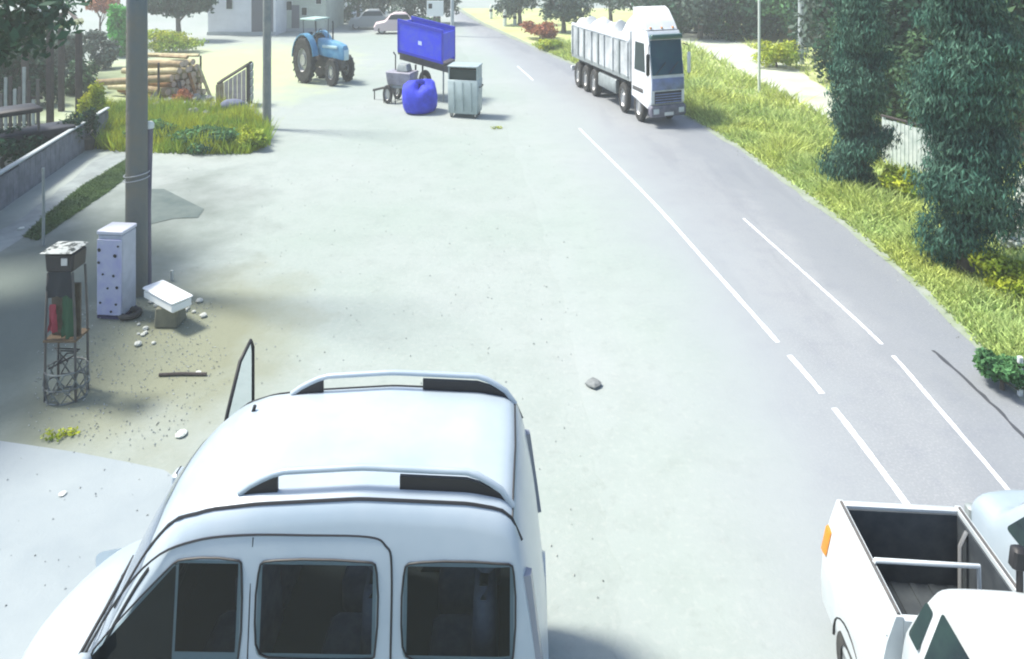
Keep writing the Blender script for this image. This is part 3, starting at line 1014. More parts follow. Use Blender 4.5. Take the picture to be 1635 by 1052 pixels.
for sg in (-1, 1):
    w = rounded_patch(side(sg), -3.34, -2.10, 1.40, 2.16, 0.03, 0.03, slant=0.72).build('window', M_VGLASS, van, 40)
    rounded_patch(side(sg), -1.97, -1.04, 1.48, 2.17, 0.06, 0.06).build('window', M_VGLASS, van, 40)
    rounded_patch(side(sg), -0.83, 0.03, 1.48, 2.17, 0.06, 0.06).build('window', M_VGLASS, van, 40)
    rounded_patch(lambda u, v: VC.side(u, v, 0.003, sg), -3.30, -2.62, 1.41, 2.13, 0.02, 0.02, slant=0.68, slant2=0.0).build('window_blind', M_BLACK, van, 40)
    # door shut lines
    arc = [(-3.42, 1.25), (-3.12, 1.80), (-2.82, 2.15), (-2.5, 2.28), (-2.1, 2.325), (-1.6, 2.33), (-1.12, 2.325), (-0.98, 2.27), (-0.925, 2.12), (-0.92, 1.4), (-0.92, 0.5)]
    m = MB().tube([Vector(VC.side(x, z, 0.002, sg)) for x, z in [tuple(q[:2]) for q in crom([(a, b, 0) for a, b in arc], 5)]], 0.009, 5)
    m.build('door_seal', M_BLACK, van, 60)
    m = MB().tube([Vector(VC.side(-2.03, z, 0.001, sg)) for z in (0.5, 1.0, 1.45, 1.9, 2.31)], 0.005, 5)
    m.build('door_seal', M_BLACK, van, 60)
    # roof gutter
    gx = np.linspace(-3.22, 0.09, 44)
    m = MB()
    pts = []
    for x in gx:
        y = sg * 0.745 * min(1, 0.93 + 0.07 * (x + 3.22) / 0.7)
        pts.append((x, y, VC.topz(x, y) + 0.004))
    m.tube(pts, 0.014, 5).build('roof_gutter', M_BLACK, van, 60)
    # roof rail: arched bar, the shade beneath it filled in black
    pts = []
    for k in range(25):
        f = k / 24
        x = -2.22 + 2.24 * f
        lift = 0.15 * min(1, math.sin(math.pi * f) * 2.2) ** 0.8
        y = sg * 0.655
        pts.append((x, y, VC.topz(x, y) + lift + 0.005))
    rail = MB().tube(pts, 0.026, 8).build('roof_rail', M_WHITE, van, 60)
    for x0, x1 in ((-2.17, -1.90), (-0.90, -0.03)):
        m = MB()
        k = 8
        vs = []
        for i in range(k + 1):
            x = x0 + (x1 - x0) * i / k
            f = (x + 2.22) / 2.24
            lift = 0.15 * min(1, max(0.0, math.sin(math.pi * f)) * 2.2) ** 0.8
            if x0 > -1 :
                lift *= 0.72
            z = VC.topz(x, 0.655)
            vs.append([(x, sg * 0.64, z - 0.01), (x, sg * 0.67, z - 0.01), (x, sg * 0.67, z + lift * 0.96), (x, sg * 0.64, z + lift * 0.96)])
        m.loft(vs)
        m.build('rail_shade_infill', M_BLACK, rail)
    # head and tail lamps
    rounded_patch(lambda u, v: VC.side(u, v, 0.012, sg), -4.3, -3.95, 0.58, 0.76, 0.08, 0.06).build('headlight', mat('lamp_glass', (0.6, 0.66, 0.68), 0.1, spec=0.7), van, 40)
    m = MB().loft([[(0.10 + (2.1 - z) * 0.135, sg * (VC.w(z) * 0.965), z), (0.155 + (2.1 - z) * 0.135, sg * (VC.w(z) * 0.95), z), (0.165 + (2.1 - z) * 0.135, sg * (VC.w(z) * 0.88), z), (0.10 + (2.1 - z) * 0.135, sg * (VC.w(z) * 0.86), z)] for z in (1.2, 1.5, 1.8, 2.05)])
    m.build('tail_light', mat('smoked_lamp', (0.20, 0.22, 0.26), 0.2, spec=0.6), van, 40)
    for x in (-3.55, -0.65):
        wheel(van, (x, sg * 0.88, 0.42), 0.42, 0.24)
for sg in (-1, 1):
    for u0, u1, sl in ((-3.34, -2.10, 0.72), (-1.97, -1.04, 0.0), (-0.83, 0.03, 0.0)):
        loop = []
        z0, z1 = (1.40 if sl else 1.48), 2.165
        for f, w_ in [(0.0, 0.12), (0.0, 0.88), (0.12, 1.0), (0.88, 1.0), (1.0, 0.86), (1.0, 0.14), (0.86, 0.0), (0.14, 0.0), (0.0, 0.12)]:
            a_, b_ = u0 + sl * f, u1
            loop.append(Vector(VC.side(a_ + (b_ - a_) * w_, z0 + (z1 - z0) * f, 0.006, sg)))
        MB().tube(crom(loop, 3), 0.008, 5).build('window_gasket', M_BLACK, van, 60)
# windscreen and the strip of wipers
rounded_patch(lambda u, v: (u, v * VC.w(1.9), VC.topz(u, v * VC.w(1.9)) + 0.006), -3.50, -2.93, -0.86, 0.86, 0.05, 0.2, n=18, nv=20).build('windscreen', mat('sky_pale_windscreen', (0.16, 0.20, 0.25), 0.08, spec=0.6), van, 50)  # sky reflection is put into the pale base colour of the glass
for y0, y1 in ((-0.65, -0.05), (0.0, 0.62)):
    MB().tube([(-3.56, y0, VC.topz(-3.56, y0) + 0.03), (-3.50, (y0 + y1) / 2, VC.topz(-3.50, (y0 + y1) / 2) + 0.03), (-3.42, y1, VC.topz(-3.42, y1) + 0.03)], 0.016, 5).build('wiper', M_BLACK, van, 60)
# roof seam at the tailgate
MB().tube([(0.03 - 0.02 * abs(y), y, VC.topz(0.03 - 0.02 * abs(y), y) + 0.002) for y in np.linspace(-0.74, 0.74, 15)], 0.009, 5).build('tailgate_seam', M_BLACK, van, 60)
# aerial stub
MB().tube([(-2.52, 0.42, VC.topz(-2.52, 0.42) - 0.01), (-2.50, 0.42, VC.topz(-2.52, 0.42) + 0.05)], 0.018, 6).build('aerial', M_BLACK, van, 60)
# near mirror
mir = MB()
mir.box(-3.34, -3.18, -1.22, -1.00, 1.36, 1.58, 0.02, 0.02, b=0.03)
mir.build('mirror', M_WHITE, van, 40)
mir = MB()
mir.box(-3.62, -3.48, 0.94, 1.14, 1.16, 1.46, 0.02, 0.02, b=0.03)
mir.build('mirror', M_WHITE, van, 40)
# black surround of the windscreen on both pillars
for sg in (-1, 1):
    pts = []
    for x in np.linspace(-3.56, -2.86, 14):
        y = sg * VC.w(1.9) * 0.93
        pts.append((x, y, VC.topz(x, y) + 0.004))
    MB().tube(pts, 0.016, 5).build('pillar_trim', M_BLACK, van, 60)
# far front door, swung open
door = MB()
hx, hy = -3.14, 0.97
ang = R(84)
dl = 0.85


def dpt(u, z, off=0.0):
    return (hx + math.cos(ang) * u * 0.9 + off * math.sin(ang), hy + math.sin(ang) * u - off * math.cos(ang), z)


rings = []
for off in (-0.035, 0.035):
    rings.append([dpt(u, z, off) for u, z in ((0, 0.55), (dl, 0.55), (dl, 1.48), (0, 1.48))])
door.loft(rings)
dr = door.build('open_door', M_WHITE, van, 30)
fr = MB()
fr.tube([dpt(0.02, 1.48), dpt(0.28, 1.95), dpt(0.55, 2.34), dpt(dl - 0.05, 2.44), dpt(dl, 2.34), dpt(dl, 1.48)], 0.022, 6)
fr.build('window_frame', M_BLACK, dr, 60)
g = MB().loft([[dpt(u, z, o) for u, z in ((0.06, 1.49), (0.3, 1.93), (0.56, 2.30), (dl - 0.06, 2.40), (dl - 0.04, 2.3), (dl - 0.04, 1.49))] for o in (-0.004, 0.004)])
g.build('pane', M_VGLASS, dr)

# ------------------------------------------------------------------ the white pickup at the lower right
pk = thing('white_pickup', 'white pickup truck with open dark load bed at the lower right', 'pickup', (3.85, 6.57, 0), rz=R(-4.0))
# local: x across, y along (tail at +y), bed from y -0.62 .. 0.57
HW = 0.60
for sg in (-1, 1):
    # flank with a slight outward bulge below the rail
    prof = [(HW - 0.055, 0.36), (HW + 0.14, 0.36), (HW + 0.16, 0.60), (HW + 0.135, 0.90), (HW + 0.075, 1.18), (HW + 0.015, 1.36), (HW, 1.40), (HW - 0.055, 1.40)]
    MB().loft([[(sg * x, y, z) for x, z in prof] for y in (-0.72, -0.3, 0.2, 0.555)]).build('bed_side', M_WHITE2, pk, 50)
MB().box(-HW + 0.056, HW - 0.056, 0.50, 0.56, 0.55, 1.395, b=0.012).build('tailgate', M_WHITE2, pk, 40)
MB().box(-HW + 0.056, HW - 0.056, -0.72, -0.66, 0.55, 1.38, b=0.012).build('bed_headboard', M_WHITE2, pk, 40)
M_LINER = mat('bed_liner', (0.03, 0.038, 0.046), 0.6, col2=(0.055, 0.065, 0.072), scale=6)
m = MB()
m.box(-HW + 0.057, HW - 0.057, -0.659, 0.499, 0.56, 0.66)
m.box(-HW + 0.057, -HW + 0.075, -0.658, 0.498, 0.661, 1.36)
m.box(HW - 0.075, HW - 0.057, -0.658, 0.498, 0.661, 1.36)
m.box(-HW + 0.076, HW - 0.076, 0.478, 0.498, 0.661, 1.36)
ln = m.build('bed_liner', M_LINER, pk)
for k in range(6):
    x = -0.45 + k * 0.18
    MB().box(x - 0.03, x + 0.03, -0.65, 0.47, 0.6605, 0.675).build('liner_rib', M_LINER, ln)
MB().tube([(-HW + 0.03, -0.20, 1.38), (-HW + 0.05, -0.20, 1.43), (HW - 0.25, -0.20, 1.43), (HW - 0.23, -0.20, 0.7)], 0.022, 8).build('load_bar', M_WHITE2, pk, 60)
MB().tube([(HW - 0.14, 0.30, 0.67), (HW - 0.14, 0.30, 1.2), (HW - 0.08, 0.30, 1.34)], 0.02, 6).build('bed_hook', M_RIM, pk, 60)
for sg in (-1, 1):
    MB().loft([[(sg * (HW + x), y, z) for x, y in ((0.0, 0.46), (w_, 0.46), (w_ + 0.012, 0.50), (w_ + 0.01, 0.56), (w_ - 0.05, 0.572), (0.0, 0.572))] for z, w_ in ((0.86, 0.10), (0.90, 0.147), (1.0, 0.124), (1.12, 0.098), (1.16, 0.05))]).build('tail_light', mat('amber_lamp', (0.55, 0.20, 0.02), 0.25, spec=0.6), pk, 40)
    for y in (-0.12, -2.35):
        wheel(pk, (sg * 0.645, y, 0.31), 0.31, 0.22, axis='x')
    MB().tube([(sg * (HW + 0.15), -0.12 + 0.36 * math.cos(a), 0.33 + 0.36 * math.sin(a)) for a in np.linspace(0, math.pi, 13)], 0.012, 6).build('wheel_arch', M_BLACK, pk, 60)
for sg in (-1, 1):
    for z in (0.78, 1.22):
        MB().tube([(sg * (HW + (0.147 if z < 1 else 0.062)), y, z) for y in (-0.70, -0.2, 0.42)], 0.012, 5).build('pressed_rib', M_WHITE2, pk, 60)
    MB().tube([(sg * (HW - 0.028), y, 1.405) for y in (-0.70, 0.0, 0.52)], 0.016, 5).build('rail_cap', M_DGREY, pk, 60)
MB().box(-0.50, 0.50, 0.57, 0.68, 0.45, 0.60, b=0.02).build('bumper', M_RIM, pk, 40)
# cab: roof lower than a lorry's, glass all round
PC = Car([(-3.05, 0.75), (-2.98, 1.05), (-2.6, 1.22), (-2.25, 1.32), (-1.98, 1.68), (-1.76, 1.88), (-1.5, 1.95), (-1.10, 1.96), (-0.95, 1.88), (-0.86, 1.62), (-0.75, 1.3), (-0.74, 0.6)],
         [(0.3, 0.58), (0.6, 0.60), (1.1, 0.60), (1.38, 0.575), (1.80, 0.42), (1.95, 0.34), (2.1, 0.32)],
         [(-3.05, 0.85), (-2.8, 0.95), (-2.4, 1.0), (-0.9, 1.0), (-0.74, 0.97)], 0.40, 0.10, 0.03, -1.4, 0.10)


def yx(mbx):
    mbx.v = [(y, x, z) for x, y, z in mbx.v]
    mbx.f = [f[::-1] for f in mbx.f]
    return mbx


yx(PC.body(50)).build('cab', M_WHITE2, pk, 40)
for sg in (-1, 1):
    yx(rounded_patch(lambda u, v: PC.side(u, v, 0.008, sg), -2.10, -1.10, 1.36, 1.80, 0.03, 0.03, slant=0.22)).build('window', M_GLASS, pk, 40)
    yx(rounded_patch(lambda u, v: PC.side(u, v, 0.008, sg), -1.02, -0.86, 1.40, 1.72, 0.02, 0.03, slant2=-0.06)).build('window', M_GLASS, pk, 40)
    MB().box(sg * 0.68 - 0.07, sg * 0.68 + 0.07, -2.02, -1.92, 1.38, 1.62, b=0.02).build('mirror', M_BLACK, pk, 40)
yx(rounded_patch(lambda u, v: (u, v * 0.42, PC.topz(u, v * 0.42) + 0.006), -2.16, -1.80, -0.9, 0.9, 0.03, 0.2, n=8)).build('windscreen', M_GLASS, pk, 40)
# light bar on the cab
MB().tube([(0.22, -0.98, 1.86), (0.22, -0.98, 2.08)], 0.025, 8).build('lamp_post', M_BLACK, pk, 60)
MB().box(0.15, 0.29, -1.02, -0.93, 2.07, 2.24, tx=0.015, b=0.02).build('work_lamp', M_BLACK, pk, 40)

# white saloon beside it
sdn = thing('white_saloon_car', 'white saloon car cut off by the right edge beside the pickup', 'car', (5.52, 6.1, 0), rz=R(-3.0))
SCAR = Car([(-1.9, 0.7), (-1.85, 0.95), (-1.3, 1.10), (-0.75, 1.18), (-0.35, 1.6), (0.0, 1.80), (0.55, 1.80), (0.95, 1.5), (1.25, 1.16), (1.62, 1.10), (1.72, 0.95), (1.76, 0.5)],
           [(0.25, 0.60), (0.6, 0.64), (0.95, 0.64), (1.15, 0.61), (1.6, 0.50), (1.8, 0.46)],
           [(-1.9, 0.82), (-1.6, 0.93), (-1.2, 1.0), (1.2, 1.0), (1.55, 0.95), (1.76, 0.86)], 0.26, 0.10, 0.10, 0.2, 0.12)
yx(SCAR.body(60)).build('body', M_WHITE, sdn, 40)
yx(rounded_patch(lambda u, v: (u, v * 0.50, SCAR.topz(u, v * 0.50) + 0.006), 0.78, 1.22, -0.9, 0.9, 0.04, 0.2, n=10)).build('rear_window', M_GLASSB, sdn, 40)
yx(rounded_patch(lambda u, v: (u, v * 0.50, SCAR.topz(u, v * 0.50) + 0.006), -0.70, -0.2, -0.9, 0.9, 0.04, 0.2, n=10)).build('windscreen', M_GLASSB, sdn, 40)
for sg in (-1, 1):
    yx(rounded_patch(lambda u, v: SCAR.side(u, v, 0.007, sg), -0.55, 0.98, 1.16, 1.58, 0.05, 0.05, slant=0.3, slant2=-0.3)).build('window', M_GLASS, sdn, 40)
    MB().box(sg * 0.55 - 0.07, sg * 0.55 + 0.07, 1.58, 1.69, 0.72, 0.88, b=0.02).build('tail_light', M_GREY, sdn, 40)
    for y in (-1.25, 1.1):
        wheel(sdn, (sg * 0.56, y, 0.34), 0.34, 0.2, axis='x')

# ------------------------------------------------------------------ the lorry in the right lane
tk = thing('tipper_lorry', 'white tipper lorry with blue windscreen coming down the right lane', 'lorry', (6.03, 29.9, 0), rz=R(-72.5), real=True)
# local: x forward, y left; origin at the middle of the front axle
TW = 1.08
M_TW = mat('lorry_white', (0.72, 0.75, 0.77), 0.45, col2=(0.55, 0.58, 0.60), scale=1.4)
M_TB = mat('lorry_body_paint', (0.52, 0.55, 0.56), 0.65, col2=(0.24, 0.27, 0.28), scale=0.7, contrast=(0.42, 0.66))
M_FRONT = mat('lorry_blue_grille', (0.20, 0.26, 0.50), 0.45, col2=(0.13, 0.16, 0.27), scale=3)
cab = MB()
prof = [(-0.75, 0.75), (1.10, 0.55), (1.28, 0.75), (1.30, 1.35), (1.24, 1.62), (0.98, 2.70), (0.80, 2.88), (-0.75, 2.90)]
cab.loft([[(x, y, z) for x, z in (prof if abs(y) < TW - 0.02 else [(0.9 * x + 0.02, z * 0.985 + 0.01) for x, z in prof])] for y in (-TW, -TW + 0.06, TW - 0.06, TW)])
cabo = cab.build('cab', M_TW, tk, 30)
m = MB()
m.loft([[(1.272 + 0.006, y0, 1.58), (1.272 + 0.006, y1, 1.58), (1.02, y1, 2.62), (1.02, y0, 2.62)] for y0, y1 in ((-TW + 0.12, TW - 0.12),)] +
       [[(1.272 + 0.03, y0, 1.58), (1.272 + 0.03, y1, 1.58), (1.05, y1, 2.62), (1.05, y0, 2.62)] for y0, y1 in ((-TW + 0.12, TW - 0.12),)])
m.build('windscreen', M_GLASSB, tk)
MB().box(1.0, 1.22, -TW + 0.1, TW - 0.1, 2.66, 2.80, b=0.03).build('sun_visor', mat('visor_green', (0.03, 0.10, 0.09), 0.3), tk, 40)
MB().box(1.302, 1.33, -TW + 0.1, TW - 0.1, 1.12, 1.48, b=0.01).build('front_panel', M_FRONT, tk, 40)
gr = MB().box(1.302, 1.325, -TW + 0.25, TW - 0.25, 0.72, 1.08, b=0.008).build('grille', M_BLACK, tk, 40)
for k in range(4):
    MB().box(1.325, 1.35, -TW + 0.27, TW - 0.27, 0.745 + k * 0.08, 0.775 + k * 0.08).build('grille_bar', M_FRONT, gr)
MB().box(1.05, 1.38, -TW - 0.01, TW + 0.01, 0.32, 0.66, b=0.05).build('bumper', mat('lorry_bumper', (0.10, 0.10, 0.14), 0.6, col2=(0.18, 0.18, 0.22), scale=4), tk, 40)
for sg in (-1, 1):
    MB().box(1.381, 1.40, sg * 0.78 - 0.17, sg * 0.78 + 0.17, 0.42, 0.58, b=0.008).build('headlight', mat('lamp_glass', (0.6, 0.66, 0.68), 0.1), tk, 40)
    MB().box(-0.35, 0.75, sg * (TW + 0.008) - 0.008, sg * (TW + 0.008) + 0.008, 1.62, 2.50, tx=0.1).build('window', M_GLASS, tk)
    m = MB()
    m.tube([(1.12, sg * (TW - 0.02), 2.5), (1.36, sg * (TW + 0.18), 2.45), (1.36, sg * (TW + 0.20), 1.55)], 0.022, 6)
    mr_ = m.build('mirror_arm', M_BLACK, tk, 60)
    MB().box(1.30, 1.40, sg * (TW + 0.2) - 0.10, sg * (TW + 0.2) + 0.10, 1.6, 2.25, b=0.03).build('mirror', M_TW if sg > 0 else M_BLACK, tk, 40)
    MB().box(-0.55, 0.55, sg * (TW - 0.04) - 0.06, sg * (TW - 0.04) + 0.06, 0.95, 1.08, b=0.02).build('mudguard', M_DGREY, tk, 40)
    wheel(tk, (0, sg * 0.90, 0.50), 0.50, 0.30)
    wheel(tk, (-1.75, sg * 0.90, 0.50), 0.50, 0.30)
    for x in (-5.6, -6.85, -8.1):
        wheel(tk, (x, sg * 0.84, 0.50), 0.50, 0.46)
    MB().box(-4.9, -2.6, sg * 0.92 - 0.14, sg * 0.92 + 0.14, 0.50, 0.98, b=0.04).build('fuel_tank' if sg < 0 else 'tool_box', M_GREY, tk, 40)
    MB().tube([(-2.5, sg * 0.5, 0.9), (-8.9, sg * 0.5, 0.9)], 0.10, 6).build('chassis_beam', M_DGREY, tk)
    MB().tube([(-0.9, sg * 0.5, 0.8), (-2.6, sg * 0.5, 0.88)], 0.10, 6).build('chassis_beam', M_DGREY, tk)
MB().box(1.385, 1.395, -0.28, 0.28, 0.36, 0.46).build('number_plate', mat('plate_white', (0.6, 0.62, 0.6), 0.5), tk)
for y0 in (-0.75, 0.05):
    MB().tube([(1.31, y0, 1.60), (1.27, y0 + 0.35, 1.80), (1.24, y0 + 0.62, 1.95)], 0.014, 5).build('wiper', M_BLACK, tk, 60)
for y in (-0.7, 0.0, 0.7):
    MB().box(0.62, 0.74, y - 0.05, y + 0.05, 2.93, 3.0, b=0.015).build('roof_lamp', mat('amber_lamp', (0.55, 0.20, 0.02), 0.25, spec=0.6), tk, 40)
# roof deflector
MB().prism([(-0.7, 2.91), (0.75, 2.91), (0.50, 3.12), (-0.1, 3.50), (-0.45, 3.58), (-0.7, 3.55)], -TW + 0.12, TW - 0.12).build('roof_deflector', M_TW, tk, 30)
# tipper body: floor, two sides with ribs, tailgate, load
bz0, bz1, bx0, bx1 = 1.14, 2.42, -9.0, -0.95
m = MB()
m.box(bx0, bx1, -TW, TW, bz0, bz0 + 0.14)
m.build('body_floor', M_GREY, tk)
for sg in (-1, 1):
    y = sg * (TW - 0.03)
    m = MB().box(bx0, bx1, y - 0.028, y + 0.028, bz0 + 0.142, bz1)
    sd_ = m.build('body_side', M_TB, tk)
    MB().box(bx0, bx1, y - 0.07, y + 0.07, bz1 - 0.03, bz1 + 0.09, b=0.02).build('top_rail', M_TW, sd_, 40)
    for k in range(9):
        x = bx0 + 0.15 + k * (bx1 - bx0 - 0.3) / 8 + (0.16 if k in (3, 4, 6) else 0)
        MB().box(x - 0.07, x + 0.07, y + sg * 0.029 - (0.0 if sg > 0 else 0.085), y + sg * 0.029 + (0.085 if sg > 0 else 0.0), bz0 + 0.15, bz1 - 0.032).build('body_rib', M_GREY if k in (1, 2, 4, 7) else M_TB, sd_)
MB().box(bx0 - 0.07, bx0 - 0.002, -TW + 0.02, TW - 0.02, bz0, bz1 - 0.05).build('tailgate', mat('tail_pink', (0.40, 0.30, 0.33), 0.6), tk)
MB().box(bx1 + 0.002, bx1 + 0.07, -TW + 0.02, TW - 0.02, bz0, bz1 + 0.35).build('headboard', M_TB, tk)
ld = MB()
nx, ny = 26, 8
vs = []
for i in range(nx + 1):
    for j in range(ny + 1):
        x = bx0 + 0.02 + (bx1 - bx0 - 0.04) * i / nx
        y = (-TW + 0.07) + (2 * TW - 0.14) * j / ny
        z = bz1 - 0.1 + (0.45 + 0.5 * (i / nx) ** 2) * math.sin(math.pi * j / ny) * (0.6 + 0.35 * math.sin(i * 0.9) + 0.25 * math.sin(i * 2.3 + 1)) + random.gauss(0, 0.05)
        vs.append((x, y, z))
ld.add(vs, [(i * (ny + 1) + j, (i + 1) * (ny + 1) + j, (i + 1) * (ny + 1) + j + 1, i * (ny + 1) + j + 1) for i in range(nx) for j in range(ny)])
ld.build('load_tarpaulin', mat('pale_tarpaulin', (0.62, 0.65, 0.64), 0.8, col2=(0.48, 0.50, 0.50), scale=2), tk, 50)
MB().box(-9.2, -9.05, -TW, TW, 0.55, 0.75, b=0.03).build('rear_bar', M_TW, tk, 40)

# ------------------------------------------------------------------ blue tractor
tr = thing('blue_tractor', 'blue farm tractor with big rear wheels parked on the forecourt', 'tractor', (-11.05, 39.4, 0), rz=R(-25), real=True)
M_TBL = mat('tractor_blue', (0.06, 0.22, 0.40), 0.45, col2=(0.14, 0.34, 0.48), scale=2.5)
M_TLT = mat('tractor_pale', (0.45, 0.62, 0.66), 0.5)
for sg in (-1, 1):
    wheel(tr, (0, sg * 0.86, 0.95), 0.93, 0.52, rim=M_RIM, rimr=0.52, treads=18)
    wheel(tr, (2.55, sg * 0.78, 0.56), 0.55, 0.36, rim=M_RIM, rimr=0.52, treads=14)
    m = MB()
    rings = []
    for k in range(10):
        a = R(10 + 165 * k / 9)
        rings.append([(1.08 * math.cos(a), sg * 0.56, 0.95 + 1.08 * math.sin(a)), (1.08 * math.cos(a), sg * 1.08, 0.95 + 1.08 * math.sin(a)),
                      (1.03 * math.cos(a), sg * 1.08, 0.95 + 1.03 * math.sin(a)), (1.03 * math.cos(a), sg * 0.56, 0.95 + 1.03 * math.sin(a))])
    m.loft(rings)
    m.build('fender', M_TBL, tr, 40)
    MB().tube([(-0.35, sg * 0.62, 1.9), (-0.38, sg * 0.62, 2.55)], 0.035, 6).build('roll_bar', M_DGREY, tr, 60)
MB().tube([(-0.38, -0.66, 2.55), (-0.38, 0.66, 2.55)], 0.035, 6).build('roll_bar', M_DGREY, tr, 60)
m = MB()
m.loft([[(x, y, z) for y, z in ((-w, z0), (w, z0), (w, z1 - 0.12), (w * 0.7, z1), (-w * 0.7, z1), (-w, z1 - 0.12))] for x, w, z0, z1 in
        ((0.75, 0.36, 1.15, 1.80), (1.4, 0.36, 1.1, 1.78), (2.4, 0.33, 1.05, 1.68), (3.05, 0.29, 1.0, 1.56), (3.15, 0.25, 1.02, 1.45))])
m.build('bonnet', M_TBL, tr, 40)
MB().box(3.10, 3.19, -0.23, 0.23, 0.98, 1.40, b=0.02).build('grille', M_TLT, tr, 40)
MB().box(1.2, 2.6, -0.37, 0.37, 1.44, 1.56, b=0.01).build('bonnet_stripe', M_TLT, tr, 40)
MB().box(-0.4, 2.9, -0.24, 0.24, 0.62, 1.12, b=0.05).build('engine_block', M_DGREY, tr, 40)
MB().tube([(0, -0.85, 0.95), (0, 0.85, 0.95)], 0.14, 8).build('rear_axle', M_DGREY, tr, 60)
MB().tube([(2.55, -0.7, 0.58), (2.55, 0.7, 0.58)], 0.09, 8).build('front_axle', M_DGREY, tr, 60)
MB().tube([(1.7, 0.2, 1.7), (1.7, 0.2, 2.45), (1.66, 0.2, 2.5)], 0.05, 8).build('exhaust_pipe', M_BLACK, tr, 60)
m = MB()
m.box(-0.35, 0.15, -0.25, 0.25, 1.45, 1.58, b=0.04)
m.box(-0.42, -0.30, -0.25, 0.25, 1.55, 2.0, b=0.04)
m.build('seat', M_BLACK, tr, 40)
sw = MB()
sw.tube([(0.62 + 0.08 * math.sin(a), 0.2 * math.cos(a), 1.98 + 0.18 * math.sin(a)) for a in np.linspace(0, 2 * math.pi, 17)], 0.02, 6)
sw.tube([(0.62, 0, 1.98), (0.85, 0, 1.7)], 0.025, 6)
sw.build('steering_wheel', M_BLACK, tr, 60)
MB().box(-0.6, 0.9, -0.75, 0.75, 2.551, 2.62, b=0.03).build('canopy', mat('canopy_green', (0.30, 0.42, 0.38), 0.6), tr, 40)
for sg in (-1, 1):
    MB().tube([(0.85, sg * 0.6, 1.75), (0.82, sg * 0.66, 2.56)], 0.03, 6).build('canopy_post', M_DGREY, tr, 60)
MB().box(-1.15, -0.45, -0.4, 0.4, 0.7, 0.8, b=0.02).build('drawbar', M_DGREY, tr, 40)

# ------------------------------------------------------------------ blue trailer, machine, barrel and container on the forecourt
M_BLUE = mat('trailer_blue', (0.03, 0.05, 0.72), 0.55, col2=(0.07, 0.11, 0.62), scale=2.5, contrast=(0.45, 0.7))
M_BLUED = mat('trailer_blue_frame', (0.02, 0.03, 0.45), 0.5)
tl = thing('blue_trailer', 'bright blue high sided farm trailer behind the blue sack', 'trailer', (-4.15, 34.4, 0), rz=R(-20), real=True)


def tilt(m, k=0.10):
    m.v = [(x, y, z - k * (x + 0.0)) for x, y, z in m.v]
    return m


bz = 1.50
TL2 = 1.62
for y in (-0.85, 0.85):
    s_ = tilt(MB().box(-TL2, TL2, y - 0.03, y + 0.03, bz + 0.081, bz + 1.22)).build('side_panel', M_BLUE, tl)
    for x0, x1, z0, z1 in ((-TL2, TL2, bz + 1.14, bz + 1.26), (-TL2, TL2, bz + 0.06, bz + 0.16), (-TL2, -TL2 + 0.1, bz + 0.162, bz + 1.138), (TL2 - 0.1, TL2, bz + 0.162, bz + 1.138)):
        tilt(MB().box(x0, x1, y - 0.055, y + 0.055, z0, z1)).build('panel_frame', M_BLUED, s_)
    tilt(MB().box(-0.12, 0.14, y - 0.036, y - 0.031, bz + 0.52, bz + 0.66)).build('sticker', mat('pale_sticker', (0.6, 0.7, 0.85), 0.5), s_)
for x in (-TL2 + 0.03, TL2 - 0.03):
    tilt(MB().box(x - 0.025, x + 0.025, -0.79, 0.79, bz + 0.165, bz + 1.13)).build('end_panel', M_BLUE, tl)
tilt(MB().box(-TL2, TL2, -0.85, 0.85, bz - 0.02, bz + 0.05)).build('floor_plate', M_DGREY, tl)
for y in (-0.45, 0.45):
    tilt(MB().box(-1.7, 2.3, y - 0.06, y + 0.06, bz - 0.26, bz - 0.022)).build('chassis_beam', M_DGREY, tl)
for sg in (-1, 1):
    wheel(tl, (-0.55, sg * 0.78, 0.46), 0.46, 0.26)
    MB().tube([(-0.55, sg * 0.45, 0.5), (-0.55, sg * 0.45, bz - 0.25)], 0.06, 6).build('axle_leg', M_DGREY, tl, 60)
    MB().tube([(1.45, sg * 0.45, 0), (1.45, sg * 0.45, bz - 0.38)], 0.05, 6).build('stand_leg', M_GREY, tl, 60)
MB().tube([(-0.55, -0.75, 0.46), (-0.55, 0.75, 0.46)], 0.05, 6).build('axle', M_DGREY, tl, 60)

# grey implement left of the sack
im = thing('farm_implement', 'grey iron farm implement on small wheels between tractor and trailer', 'implement', (-5.15, 33.4, 0), rz=R(-20), real=True)
m = MB()
for y in (-0.35, 0.35):
    m.tube([(-1.1, y, 0.55), (0.9, y, 0.62), (1.2, y * 0.3, 0.75)], 0.05, 6)
m.tube([(-1.1, -0.35, 0.55), (-1.1, 0.35, 0.55)], 0.05, 6)
m.tube([(0.2, -0.35, 0.6), (0.2, 0.35, 0.6)], 0.05, 6)
m.build('frame', M_GREY, im, 60)
M_HOP = mat('hopper_grey', (0.30, 0.30, 0.36), 0.6, col2=(0.18, 0.18, 0.22), scale=3)
MB().box(-0.85, 0.75, -0.45, 0.45, 0.66, 1.12, tx=-0.10, ty=-0.06, b=0.03).build('hopper', M_HOP, im, 40)
MB().box(-0.3, 0.5, -0.30, 0.30, 1.125, 1.38, tx=0.08, ty=0.05, b=0.03).build('engine_cover', M_GREY, im, 40)
MB().tube([(-0.6, 0.1, 1.1), (-0.6, 0.1, 1.65), (-0.75, 0.1, 1.75)], 0.04, 6).build('lever', M_DGREY, im, 60)
for sg in (-1, 1):
    wheel(im, (-0.75, sg * 0.55, 0.33), 0.33, 0.16)
for k in range(4):
    MB().tube([(-1.1 + k * 0.28, -0.35, 0.55), (-1.15 + k * 0.28, -0.45, 0.28), (-1.05 + k * 0.28, -0.50, 0.0)], 0.03, 5).build('tine', M_DGREY, im, 60)
